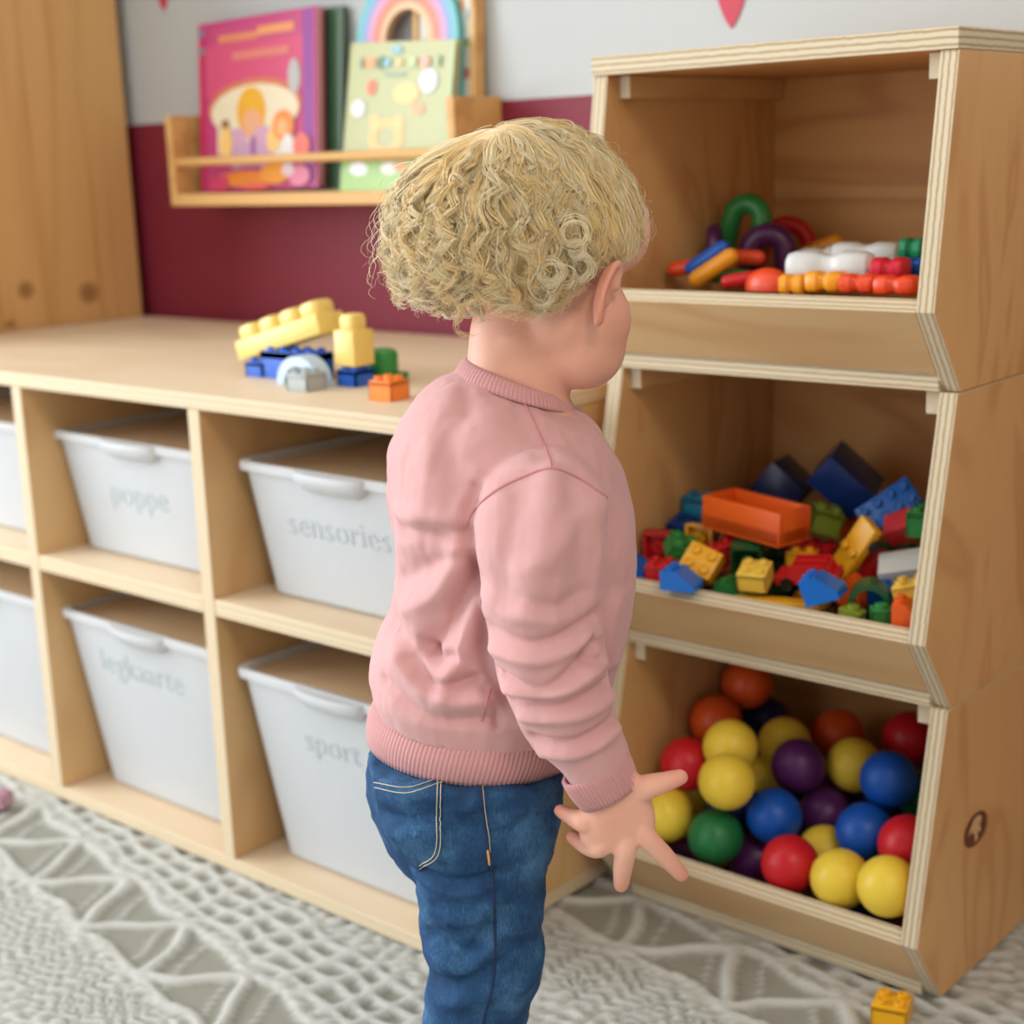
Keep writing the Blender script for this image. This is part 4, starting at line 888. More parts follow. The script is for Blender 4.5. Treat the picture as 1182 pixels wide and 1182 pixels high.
def getco(me):
    a = np.zeros(len(me.vertices)*3, np.float32); me.vertices.foreach_get('co', a)
    b = np.zeros(len(me.vertices)*3, np.float32); me.vertices.foreach_get('normal', b); return a.reshape(-1, 3).astype(float), b.reshape(-1, 3).astype(float)
def setco(me, co): me.vertices.foreach_set('co', co.astype(np.float32).ravel()); me.update()
def segdist(P, poly):
    best = np.full(len(P), 1e9)
    for a, b in zip(poly[:-1], poly[1:]):
        a, b = np.array(a), np.array(b); d = b-a; t = np.clip(((P-a)@d)/max(d@d, 1e-12), 0, 1); best = np.minimum(best, np.linalg.norm(P-(a+t[:, None]*d), axis=1))
    return best
def folds(me, items, b0, near=True, mask=None):
    """press creases and raise folds: items (pixel polyline measured on the cloth, width m, height m)"""
    co, no = getco(me); az = co[:, [0, 2]]; wt = np.clip(-no[:, 1]*2+.3, 0, 1) if near else np.clip(no[:, 1]*2+.3, 0, 1)
    if mask is not None: wt = wt*mask(co)
    disp = np.zeros(len(co))
    for poly, w, h in items:
        pl = [ch(x, y, b0) for x, y in poly]; pl = resample(pl, 4*len(pl)); P = [(p.x, p.z) for p in pl]
        d = segdist(az, P); disp += 1.35*h*np.exp(-(d/(w*.85))**2)
    setco(me, co+no*(disp*wt)[:, None])
def wrinkle(me, amp, sc, seed=0, stretch=(1, 1, 1)):
    co, no = getco(me); d = np.array([noise.fractal(Vector((c[0]*sc*stretch[0]+seed, c[1]*sc*stretch[1], c[2]*sc*stretch[2])), .8, 2.1, 3) for c in co]); setco(me, co+no*(d*amp)[:, None])
def drape(bvh, poly, n, lift=.0003):
    out = []
    px = resample([Vector((x, y, 0)) for x, y in poly], n)
    for p in px:
        d = dl(p.x, p.y).normalized(); h = bvh.ray_cast(EL, d)
        if h[0] is not None: out.append(h[0]+h[1]*lift)
    return out
def bvh_of(me):
    bm = bmesh.new(); bm.from_mesh(me); t = BVHTree.FromBMesh(bm); bm.free(); return t

# ------------------------------------------------------------------ materials
def skin_mat():
    t = NT('skin'); a = t.n('ShaderNodeAttribute', attribute_name='blush')
    n = t.noise(t.coord(), 30, 3); r = t.ramp([(.3, lin((226, 168, 146))), (.7, lin((236, 182, 160)))]); t.l(n, 'Fac', r, 'Fac')
    mx = t.n('ShaderNodeMix', data_type='RGBA'); t.l(a, 'Fac', mx, 0); t.l(r, 'Color', mx, 6); mx.inputs[7].default_value = lin((216, 128, 108)); t.l(mx, 2, t.b, 'Base Color')
    t.set(Roughness=.5, Specular_IOR_Level=.35, Subsurface_Weight=.25); t.b.inputs['Subsurface Radius'].default_value = (.010, .004, .002); t.b.inputs['Subsurface Scale'].default_value = .6
    n2 = t.noise(t.coord(), 500, 2); t.bump((n2, 'Fac'), .08, .0005); return t.m
def cloth(name, rgb, rough=.85, scale=900, strength=.25, sheen=.2):
    t = NT(name); c = lin(rgb); n = t.noise(t.coord(), scale, 2, .7); n1 = t.noise(t.coord(), 14, 2)
    r = t.ramp([(.3, tuple(x*.95 for x in c[:3])+(1,)), (.7, c)]); t.l(n1, 'Fac', r, 'Fac'); t.l(r, 'Color', t.b, 'Base Color')
    t.set(Roughness=rough, Specular_IOR_Level=.15, Sheen_Weight=sheen); t.bump((n, 'Fac'), strength, .0006); return t.m
def denim_mat():
    t = NT('blue_denim'); v = t.coord()
    n = t.noise(t.coord((1, 1, .25)), 700, 2, .7); n1 = t.noise(v, 22, 4, .6)
    r = t.ramp([(.3, lin((28, 54, 88))), (.5, lin((40, 76, 116))), (.75, lin((76, 118, 158)))])
    m = t.math('MULTIPLY_ADD', (n, 'Fac'), .35); m.inputs[2].default_value = -.17; ad = t.math('ADD', (m, 0), (n1, 'Fac')); t.l(ad, 0, r, 'Fac'); t.l(r, 'Color', t.b, 'Base Color')
    t.set(Roughness=.8, Specular_IOR_Level=.2); t.bump((n, 'Fac'), .35, .0006); return t.m
SKIN = skin_mat(); PINK = cloth('pink_sweat_cloth', (214, 164, 164)); RIB = cloth('pink_ribbing', (210, 156, 156), scale=500); SEAM = cloth('pink_seam', (206, 142, 146))
DENIM = denim_mat(); STITCH = plain('jeans_thread', (206, 196, 170), .8, .05); DTHREAD = plain('jeans_seam_thread', (24, 44, 84), .8, .05); TACK = plain('brass_tack', (214, 160, 84), .5, .05)

# ------------------------------------------------------------------ head frame
HC = ch(617, 270, 0.); hy, hp = rad(38), rad(22)
f_ = Vector((math.cos(hy), math.sin(hy), 0)); l_ = Vector((-math.sin(hy), math.cos(hy), 0)); u_ = Vector((0, 0, 1))
f2 = f_*math.cos(hp)-u_*math.sin(hp); u2 = f_*math.sin(hp)+u_*math.cos(hp)
HR = Matrix((f2, l_, u2)).transposed()
def hd(x, y, z): return HC+HR @ Vector((x, y, z))

# ------------------------------------------------------------------ body: one continuous figure
TORSO = [((538, 424), (650, 470), .036), ((505, 440), (682, 484), .062), ((478, 468), (703, 514), .082), ((455, 512), (720, 550), .094), ((449, 560), (729, 590), .097), ((456, 610), (731, 628), .096),
         ((457, 660), (730, 668), .094), ((450, 700), (727, 704), .094), ((430, 745), (720, 744), .095), ((425, 780), (706, 786), .094), ((436, 812), (688, 830), .088)]
SLV = [((612, 556), -.050, .038), ((625, 592), -.087, .0475), ((624, 640), -.104, .0455), ((626, 700), -.108, .0405), ((634, 765), -.110, .0390), ((655, 825), -.110, .0345), ((679, 868), -.108, .0275), ((690, 890), -.107, .0235)]
LEG = [((427, 880), (650, 885)), ((438, 940), (647, 940)), ((474, 992), (636, 990)), ((482, 1035), (629, 1035)), ((488, 1080), (628, 1078)), ((496, 1120), (627, 1116)), ((492, 1155), (616, 1152)), ((486, 1200), (602, 1200)), ((486, 1260), (592, 1260)), ((490, 1330), (588, 1330)), ((496, 1385), (586, 1385))]
LBH = [.056, .056, .053, .049, .046, .045, .044, .042, .040, .038, .036]
def mirror(p): return Vector((p.x-.072-.10*max(0, .62-p.z)*.3, -p.y, p.z))
def build_body():
    bm = bmesh.new()
    loft(bm, [row(L, R, b, inset=.022) for L, R, b in TORSO[1:]]+[row((432, 870), (650, 885), .075, inset=.014), row((440, 930), (645, 935), .07, inset=.016)])
    # neck
    loft(bm, [row((520, 462), (672, 492), .045), row((536, 430), (657, 456), .037), row((540, 405), (659, 428), .036), row((544, 370), (664, 400), .036), row((560, 330), (668, 350), .034)])
    # head
    ell3(bm, hd(-.003, 0, .006), (.079, .067, .066), HR); ell3(bm, hd(-.022, 0, -.004), (.064, .062, .062), HR)
    ell3(bm, hd(.030, 0, -.030), (.046, .054, .055), HR)
    ell3(bm, hd(.038, 0, .017), (.048, .062, .045), HR)                      # forehead
    for s in (-1, 1):
        ell3(bm, hd(.044, s*.031, -.050), (.034, .031, .034), HR)          # full cheeks
        ell3(bm, hd(.049, s*.027, -.068), (.035, .030, .033), HR); ell3(bm, hd(.026, s*.028, -.056), (.030, .026, .028), HR)          # jaw
        ell3(bm, hd(.054, s*.026, .014), (.016, .022, .012), HR)           # brow
    ell3(bm, hd(.054, 0, -.078), (.026, .028, .022), HR)                   # chin
    ell3(bm, hd(.020, 0, -.080), (.036, .032, .018), HR)                   # under the jaw
    ell3(bm, hd(.080, 0, -.030), (.011, .009, .009), HR); ell3(bm, hd(.073, 0, -.016), (.009, .006, .014), HR)
    for s in (-1, 1): ell3(bm, hd(.076, s*.007, -.033), (.007, .006, .006), HR)
    ell3(bm, hd(.068, 0, -.052), (.010, .017, .005), HR); ell3(bm, hd(.066, 0, -.060), (.010, .014, .005), HR)
    # ears: bowl, rim and lobe
    for s in (-1, 1):
        E = Matrix.Rotation(s*rad(-30), 3, 'Z') @ Matrix.Rotation(rad(8), 3, 'Y')
        er = HR @ E; ec_ = hd(.017, s*.068, -.034)
        def ep(x, y, z): return ec_+er @ Vector((x, s*y, z))
        ell3(bm, ep(0, .002, 0), (.0125, .0040, .0205), er)
        rim = [ep(.011*math.cos(rad(a)), .0065, .021*math.sin(rad(a))+(.0)) for a in range(20, 285, 15)]
        tube(bm, rim, .0031, 8)
        ell3(bm, ep(.0015, .0045, -.0195), (.0062, .0036, .0068), er)
        ell3(bm, ep(.0105, .003, -.004), (.003, .003, .0055), er)
    # arms inside the sleeves
    for m in (False, True):
        pts = [ch(*p, b) for p, b, r in SLV]+[ch(700, 905, -.107)]; rr = [r*.60 for _, _, r in SLV]+[.0185]
        if m: pts = [mirror(p) for p in pts]
        tube(bm, resample(pts, 24), list(np.interp(np.linspace(0, len(rr)-1, 24), range(len(rr)), rr)), 20)
    # hands: palm, four separate fingers, thumb
    def hand(T, sc=1.):
        pr_ = [((674, 918), (732, 884), .0165), ((671, 940), (741, 902), .0150), ((668, 958), (752, 922), .0145), ((672, 974), (757, 946), .0130), ((688, 984), (753, 964), .0105)]
        rings = []
        for L, R, bh in pr_:
            rings.append([T(p) for p in row(L, R, bh, 28, -.110, 2.2)])
        loft(bm, rings, 4)
        F = [([(734, 914, -.112), (748, 908, -.116), (766, 903, -.118), (785, 897, -.119)], [.0100, .0092, .0076, .0060]),      # thumb
             ([(736, 950, -.113), (748, 968, -.116), (768, 989, -.114), (786, 1009, -.110)], [.0088, .0080, .0072, .0058]),      # index
             ([(722, 962, -.114), (722, 980, -.117), (719, 1001, -.113), (717, 1021, -.108)], [.0088, .0082, .0074, .0060]),     # middle
             ([(702, 962, -.113), (692, 978, -.114), (676, 976, -.102), (661, 966, -.094)], [.0086, .0080, .0066, .0054]),      # ring
             ([(684, 950, -.112), (673, 948, -.113), (660, 943, -.102), (647, 936, -.095)], [.0084, .0082, .0064, .0052])]      # little
        for P, r in F:
            pts = resample([T(ch(*p)) for p in P], 13); tube(bm, pts, list(np.interp(np.linspace(0, len(r)-1, 13), range(len(r)), r)), 16)
    hand(lambda p: p); hand(mirror)
    # legs and bare feet
    for b0 in (-.046, .050):
        rr = [row(L, R, h, 40, b0, inset=.010) for (L, R), h in zip(LEG[1:], LBH[1:])]; an = sum(rr[-1], Vector())/40
        loft(bm, rr, 2)
        def fp(x, dy, z, rx, ry, n=24): return [Vector((an.x+x, b0+dy+ry*math.cos(2*PI*k/n), z+rx*math.sin(2*PI*k/n))) for k in range(n)]
        tube(bm, [Vector((an.x, b0, an.z+.02)), Vector((an.x-.004, b0, .045))], [.028, .026], 20)
        loft(bm, [fp(-.026, 0, .014, .008, .012), fp(-.018, 0, .0165, .016, .018), fp(0, 0, .026, .0255, .024), fp(.03, -.002 if b0 < 0 else .002, .019, .0185, .027), fp(.058, -.004 if b0 < 0 else .004, .0125, .012, .029), fp(.078, -.004 if b0 < 0 else .004, .010, .0095, .026)], 3)
        for k in range(5):
            s = -1 if b0 < 0 else 1; y = b0+s*(.024-.0115*k) if True else 0; x = an.x+(.074, .082, .087, .090, .092)[k]; q = (.0062, .0064, .0068, .007, .0094)[k]
            tube(bm, [Vector((x-.012, y, .0105)), Vector((x, y, .0098))], q, 12)
    me = remesh(bm, .0017, 5); bm = bmesh.new(); bm.from_mesh(me); inv = HR.transposed(); vs = []
    for v in bm.verts:                 # soften the joins of cheeks, jaw, brow and neck
        q = inv @ (v.co-HC)
        if v.co.z > .60 and abs(v.co.y) < .11 and not (abs(q.y) > .058 and -.012 < q.x < .045 and -.075 < q.z < .002) and not (q.x > .066 and abs(q.y) < .02): vs.append(v)
    for k in range(28): bmesh.ops.smooth_vert(bm, verts=vs, factor=.5, use_axis_x=True, use_axis_y=True, use_axis_z=True)
    bm.to_mesh(me); bm.free(); return me
body = build_body()
def shape_face(me):
    co, no = getco(me); R3 = np.array(HR); q = (co-np.array(HC))@R3; d = np.zeros_like(co)
    fwd = R3[:, 0]
    for s in (-1, 1):
        g = np.exp(-(((q[:, 0]-.070)/.025)**2+((q[:, 1]-s*.027)/.012)**2+((q[:, 2]+.010)/.0085)**2)); d -= np.outer(g*.0085, fwd)      # eye hollows
        g = np.exp(-(((q[:, 0]-.020)/.0065)**2+((q[:, 1]-s*.077)/.010)**2+((q[:, 2]+.036)/.009)**2)); d -= np.outer(g*.0035*s, R3[:, 1])   # bowl of the ear
    g = np.exp(-(((q[:, 0]-.075)/.02)**2+((q[:, 2]+.0562)/.0018)**2))*(np.abs(q[:, 1]) < .016); d -= np.outer(g*.003, fwd)                # mouth line
    setco(me, co+d)
    # blush: ears, lips, finger tips
    bl = np.zeros(len(co))
    for s in (-1, 1): bl = np.maximum(bl, .75*np.exp(-(((q[:, 0]-.016)/.014)**2+((q[:, 1]-s*.078)/.012)**2+((q[:, 2]+.038)/.026)**2)))
    bl = np.maximum(bl, .9*np.exp(-(((q[:, 0]-.074)/.012)**2+((q[:, 1])/.015)**2+((q[:, 2]+.056)/.008)**2)))
    for s in (-1, 1): bl = np.maximum(bl, .35*np.exp(-(((q[:, 0]-.058)/.03)**2+((q[:, 1]-s*.042)/.022)**2+((q[:, 2]+.045)/.022)**2)))
    for p in ((785, 897, -.119), (786, 1009, -.110), (717, 1021, -.108), (661, 966, -.094), (647, 936, -.095)):
        c = np.array(ch(*p))
        for mm in (c, np.array(mirror(Vector(c)))): bl = np.maximum(bl, .55*np.exp(-(np.linalg.norm(co-mm, axis=1)/.010)**2))
    at = me.attributes.new('blush', 'FLOAT', 'POINT'); at.data.foreach_set('value', bl.astype(np.float32))
shape_face(body)
mobj('body', body, SKIN, person, smooth=180)
EYEW = plain('eye_white', (236, 234, 228), .2, .01); IRIS = plain('blue_iris', (70, 110, 140), .2, .05)
bb = bvh_of(body)
for s in (-1, 1):
    bm = BM(); bmesh.ops.create_uvsphere(bm, u_segments=24, v_segments=16, radius=.0098)
    for f in bm.faces: f.material_index = 1 if f.calc_center_median().z > .0082 else 0
    h_ = bb.ray_cast(hd(.16, s*.027, -.010), -f2)
    bmesh.ops.transform(bm, matrix=Matrix.Translation(h_[0]-f2*.0060) @ (HR.to_4x4() @ Matrix.Rotation(PI/2, 4, 'Y')), verts=bm.verts)
    obj('eye', bm, [EYEW, IRIS], person, world=False, smooth=180)
# finger nails on the near hand
NAIL = plain('nail', (240, 196, 182), .3, .02)

# ------------------------------------------------------------------ sweatshirt
bm = bmesh.new(); loft(bm, [row(*t) for t in TORSO], 4)
for m in (False, True):
    pts = [ch(*p, b) for p, b, r in SLV]; rr = [r for _, _, r in SLV]
    if m: pts = [mirror(p) for p in pts]
    pts = resample(pts, 30); rr = list(np.interp(np.linspace(0, len(rr)-1, 30), range(len(rr)), rr)); tube(bm, pts, rr, 32)
sw = remesh(bm, .0019, 8)
wrinkle(sw, .0030, 11, 3.3); wrinkle(sw, .0016, 30, 5.1, (1, 1, .6))
W = .0075
TF = [([(548, 560), (538, 605), (546, 650), (556, 700), (560, 760), (584, 806)], .006, -.0045), ([(533, 628), (512, 680), (474, 716)], .010, .006), ([(548, 655), (524, 706), (492, 752)], .0075, -.0075),
      ([(556, 690), (535, 742), (512, 792)], .009, .0065), ([(488, 748), (506, 760), (524, 756)], .006, -.007), ([(462, 772), (510, 806), (565, 800)], .009, .006), ([(470, 768), (500, 790), (548, 780)], .006, -.006),
      ([(466, 622), (500, 616), (536, 618)], .0065, -.0035), ([(462, 604), (500, 598), (534, 598)], .008, .003), ([(528, 560), (515, 520), (535, 480)], .010, -.003), ([(500, 520), (490, 580), (470, 640)], .012, .003),
      ([(455, 690), (490, 660), (530, 640)], .007, -.003), ([(440, 800), (500, 826), (570, 826)], .006, -.0035), ([(560, 790), (572, 812), (574, 834)], .004, -.003), ([(450, 740), (470, 752), (500, 800)], .007, -.003),
      ([(540, 470), (590, 480), (625, 520)], .010, -.002), ([(560, 440), (600, 462), (640, 470)], .010, .002), ([(600, 830), (620, 842), (650, 840)], .006, .002),
      ([(700, 600), (712, 640), (718, 690)], .008, -.003), ([(715, 700), (705, 740), (708, 780)], .007, .003)]
folds(sw, TF, -.085, mask=lambda co: np.clip((co[:, 1]+.118)/.02, 0, 1)*.6+.4)
SF = [([(566, 738), (620, 742), (684, 722)], .0055, -.0035), ([(572, 760), (630, 760), (688, 738)], .006, .0035), ([(570, 786), (628, 796), (686, 752)], .005, -.0045), ([(588, 802), (650, 796), (698, 776)], .0055, .004),
      ([(592, 816), (650, 812), (706, 800)], .0045, -.004), ([(606, 834), (660, 828), (714, 820)], .006, .0035), ([(616, 862), (664, 858), (716, 842)], .0045, -.0035), ([(628, 880), (676, 872), (720, 854)], .005, .0025),
      ([(638, 556), (630, 620), (610, 700)], .012, .003), ([(600, 580), (585, 640), (580, 700)], .010, -.002), ([(664, 570), (672, 640), (660, 700)], .011, -.0025), ([(700, 590), (697, 650), (690, 700)], .008, .002),
      ([(604, 690), (640, 700), (676, 690)], .007, -.002), ([(600, 660), (640, 640), (670, 600)], .009, .002), ([(690, 735), (676, 760), (696, 775)], .004, -.003), ([(560, 700), (590, 712), (640, 716)], .007, .0025)]
folds(sw, SF, -.145, mask=lambda co: np.clip((-co[:, 1]-.095)/.02, 0, 1))
SW = mobj('sweatshirt', sw, PINK, person, smooth=180)
SW['label'] = 'pink crew-neck sweatshirt'
bs = bvh_of(sw)
def seam(name, poly, r=.0011, n=40, mat=None, par=None, bv=None, lift=.0002):
    pts = drape(bv or bs, poly, n, lift)
    if len(pts) < 3: return
    bm = BM(); tube(bm, pts, r, 6); obj(name, bm, mat or SEAM, par or SW, world=False, smooth=60)
seam('seam', [(606, 468), (622, 500), (634, 530), (636, 541)])
seam('seam', [(537, 606), (548, 588), (570, 568), (600, 552), (636, 541), (668, 552), (700, 574)])
seam('seam', [(566, 796), (560, 815), (556, 832)])
def ribbed(name, top, bot, nrib, par, mat=RIB, amp=.0006, th=.003, rows=8, bulge=.0015, npts=None):
    """knitted band: outer wall with ribs, folded over to a plain inner wall; top/bot give centre, u, v"""
    N = nrib*4; rings = []
    prof = [(k/rows, th+bulge*math.sin(PI*k/rows)) for k in range(rows+1)]
    prof = [(0, th*.3)]+prof+[(1, th*.2)]+[(.5, 0), (0, 0)]
    for s, off in prof:
        c = top[0].lerp(bot[0], s); u = top[1].lerp(bot[1], s); v = top[2].lerp(bot[2], s); r = []
        for k in range(N):
            t = 2*PI*k/N; d = u*math.cos(t)+v*math.sin(t); q = d.normalized(); r.append(c+d+q*(off+(amp*math.cos(t*nrib) if off >= th*.9 else 0)))
        rings.append(r)
    bm = BM(); bridge(bm, rings, cap=False, closed=True); return obj(name, bm, mat, par, world=False, smooth=180)
def ruv(L, R, bh, b0=0.): l, r = ch(*L, b0), ch(*R, b0); return ((l+r)/2, (r-l)/2, Vector((0, bh, 0)))
ribbed('hem', ruv((438, 806), (680, 822), .085), ruv((429, 850), (666, 863), .085), 150, SW, rows=8, bulge=.003)
ribbed('collar', ruv((541, 414), (652, 454), .0385), ruv((528, 432), (660, 473), .043), 84, SW, amp=.0004, th=.0022, rows=5, bulge=.001)
def cuff(T):
    c0, c1 = T(ch(686, 884, -.107)), T(ch(704, 917, -.108)); ax = (c1-c0).normalized(); v = Vector((0, 1, 0)); v = (v-ax*v.dot(ax)).normalized(); u = ax.cross(v)
    ribbed('cuff', (c0, u*.0235, v*.0235), (c1, u*.0205, v*.0195), 52, SW, amp=.0008, th=.0022, rows=6, bulge=.0012)
cuff(lambda p: p); cuff(mirror)

# ------------------------------------------------------------------ jeans
bm = bmesh.new()
loft(bm, [row((440, 832), (648, 850), .070), row((427, 868), (650, 882), .078), row((426, 910), (648, 915), .083), row((437, 952), (643, 950), .081), row((458, 984), (636, 983), .075, e=2.1)])
for b0 in (-.046, .050):
    loft(bm, [row(L, R, h, 40, b0) for (L, R), h in zip(LEG[:1]+LEG[1:], LBH)] if b0 < 0 else [row((L[0]+8, L[1]), (R[0]-8, R[1]), h, 40, b0) for (L, R), h in zip(LEG, LBH)], 3)
je = remesh(bm, .0024, 8)
wrinkle(je, .0026, 14, 9.1, (1, 1, 1.8)); wrinkle(je, .0014, 34, 2.1, (1, 1, 1.8))
JF = [([(485, 1012), (530, 1018), (570, 1006)], .006, -.0035), ([(482, 1024), (530, 1030), (566, 1020)], .006, .003), ([(440, 950), (470, 945), (505, 938)], .007, -.003), ([(452, 970), (480, 962), (506, 962)], .007, .003),
      ([(500, 1092), (540, 1102), (566, 1070)], .008, -.004), ([(498, 1115), (540, 1122), (568, 1098)], .008, .004), ([(520, 1065), (548, 1060), (570, 1040)], .007, .003), ([(500, 1150), (530, 1140), (560, 1120)], .007, -.0035), ([(510, 1170), (545, 1158), (568, 1150)], .007, .003),
      ([(516, 930), (545, 925), (552, 905)], .005, .002), ([(510, 960), (540, 948), (560, 950)], .006, -.002), ([(572, 960), (610, 950), (640, 940)], .007, -.002), ([(575, 1050), (600, 1046), (628, 1050)], .007, -.002), ([(600, 1150), (618, 1140), (626, 1120)], .007, .003), ([(576, 1090), (600, 1096), (626, 1108)], .007, -.0025)]
folds(je, JF, -.095)
JE = mobj('jeans', je, DENIM, person, smooth=180); JE['label'] = 'blue denim jeans'
bj = bvh_of(je)
def patch(name, outline, mat, par, bv, lift=.0012, inner=6):
    """a sewn-on cloth piece laid over the surface"""
    px = [Vector((x, y, 0)) for x, y in outline]; n = len(px); c = sum(px, Vector())/n; bm = BM(); rings = []
    for k in range(inner+1):
        s = 1-k/inner*.98; q = []
        for p in px:
            w_ = c+(p-c)*s; d = dl(w_.x, w_.y).normalized(); h = bv.ray_cast(EL, d)
            if h[0] is None: h = (EL+d*1.14, -d)
            q.append(h[0]+h[1]*(lift if k else -.0004))
        if k == 0:
            rings.append(q); q2 = []
            for p in px:
                w_ = c+(p-c)*.995; d = dl(w_.x, w_.y).normalized(); h = bv.ray_cast(EL, d)
                if h[0] is None: h = (EL+d*1.14, -d)
                q2.append(h[0]+h[1]*lift)
            rings.append(q2)
        else: rings.append(q)
    bridge(bm, rings, cap=False); f = bm.faces.new([bm.verts.new(p) for p in rings[-1]])
    return obj(name, bm, mat, par, world=False, smooth=50)
def dense(pts, k=8):
    out = []
    for a, b in zip(pts, pts[1:]+pts[:1]):
        for i in range(k): out.append((a[0]+(b[0]-a[0])*i/k, a[1]+(b[1]-a[1])*i/k))
    return out
pk = patch('back_pocket', dense([(432, 899), (470, 905), (511, 893), (509, 940), (508, 988), (484, 1006), (466, 990), (448, 960), (438, 930)]), DENIM, JE, bj)
pbm = bmesh.new(); pbm.from_mesh(je); tmp = bmesh.new(); tmp.from_mesh(pk.data); 
me_t = bpy.data.meshes.new('t'); tmp.to_mesh(me_t); tmp.free(); pbm.from_mesh(me_t); bp = BVHTree.FromBMesh(pbm); pbm.free()
def stitches(poly, n, r=.00042, mat=STITCH, par=JE, gap=.45, lift=.0004):
    pts = drape(bp, poly, n*3, lift); bm = BM()
    for i in range(0, len(pts)-2, 3): tube(bm, pts[i:i+3], r, 5)
    obj('stitching', bm, mat, par, world=False, smooth=60)
stitches([(432, 903), (470, 909), (510, 897)], 30); stitches([(433, 909), (470, 915), (510, 903)], 30)
stitches([(505, 900), (504, 940), (502, 984), (484, 999)], 40); stitches([(509, 900), (508, 940), (506, 986), (484, 1003)], 40)
stitches([(428, 864), (460, 874), (500, 884), (530, 889)], 34); stitches([(430, 848), (450, 856), (470, 866)], 16)
stitches([(556, 896), (559, 930), (564, 965), (567, 1000)], 34)
seam('outer_seam', [(553, 894), (557, 930), (562, 965), (568, 1010), (571, 1060), (571, 1110), (566, 1150), (556, 1190), (548, 1260), (542, 1330), (540, 1380)], .0011, 80, DTHREAD, JE, bp, .0001)
seam('bar_tack', [(563, 982), (564, 990), (565, 997)], .0010, 6, TACK, JE, bp, .0006)
seam('waistband_edge', [(427, 870), (460, 880), (500, 890), (530, 895)], .0012, 40, DENIM, JE, bp, .0002)
# ------------------------------------------------------------------ hair: scalp layer plus thousands of fine curling strands
def hair_mat():
    t = NT('blonde_hair'); a = t.n('ShaderNodeAttribute', attribute_name='tone')
    r = t.ramp([(0, lin((255, 210, 134))), (.5, lin((255, 228, 168))), (1, lin((255, 245, 214)))]); t.l(a, 'Fac', r, 'Fac'); t.l(r, 'Color', t.b, 'Base Color')
    t.set(Roughness=.45, Specular_IOR_Level=.6, Sheen_Weight=.5)
    tr = t.n('ShaderNodeBsdfTranslucent'); t.l(r, 'Color', tr, 'Color'); mx = t.n('ShaderNodeMixShader'); mx.inputs[0].default_value = .12
    out = t.t.nodes['Material Output']; t.l(t.b, 'BSDF', mx, 1); t.l(tr, 'BSDF', mx, 2); t.l(mx, 'Shader', out, 'Surface'); return t.m
HAIR = hair_mat()
SK = np.array((.079, .067, .066)); SO = np.array((-.003, 0, .006))
rs = np.random.RandomState(11)
def skull_r(d):
    k = 1/np.linalg.norm(d/SK); k2 = 0
    # second, rounder ellipsoid at the back of the head
    c = np.array((-.019, 0, -.010)); r = np.array((.064, .062, .062)); A = np.sum((d/r)**2); B = -2*np.sum(d*c/r**2); Cc = np.sum((c/r)**2)-1; D = B*B-4*A*Cc
    if D > 0: k2 = (-B+math.sqrt(D))/(2*A)
    return max(k, k2)
def zline(d):
    th = math.degrees(math.atan2(abs(d[1]), d[0])); return np.interp(th, [0, 25, 40, 50, 60, 72, 80, 88, 98, 112, 180], [.032, .024, .012, .0, -.010, -.016, -.022, -.034, -.048, -.062, -.068])
def thick(d): return .0042+.019*float(np.clip(-.60*d[0]+.28*d[1]-.80*d[2]-.02, 0, 1))
def on(d, h): return SO+d*(skull_r(d)+h)
def hp3(q): return HC+HR @ Vector(q)
VV, FF, TT = [], [], []
def strand(pts, r, tone):
    """thin three-sided hair"""
    P = np.array(pts); n = len(P); base = sum(len(v) for v in VV)
    T = np.gradient(P, axis=0); T /= np.linalg.norm(T, axis=1)[:, None]+1e-9
    a = np.array((.3, .5, .8)); N = np.cross(T, a); N /= np.linalg.norm(N, axis=1)[:, None]+1e-9; B = np.cross(T, N)
    rr = r*np.interp(np.arange(n)/(n-1), [0, .1, .7, 1], [.8, 1, .9, .3])
    V = np.concatenate([(P+(N*math.cos(q)+B*math.sin(q))*rr[:, None])[:, None] for q in (0, 2.094, 4.189)], 1).reshape(-1, 3)
    VV.append(V); TT.append(np.full(len(V), tone)); i = np.arange(n-1)*3+base
    for j in range(3):
        k = (j+1) % 3; FF.append(np.stack([i+j, i+k, i+3+k, i+3+j], 1))
WH = np.array((-.058, .004, .050))                       # the whorl at the crown
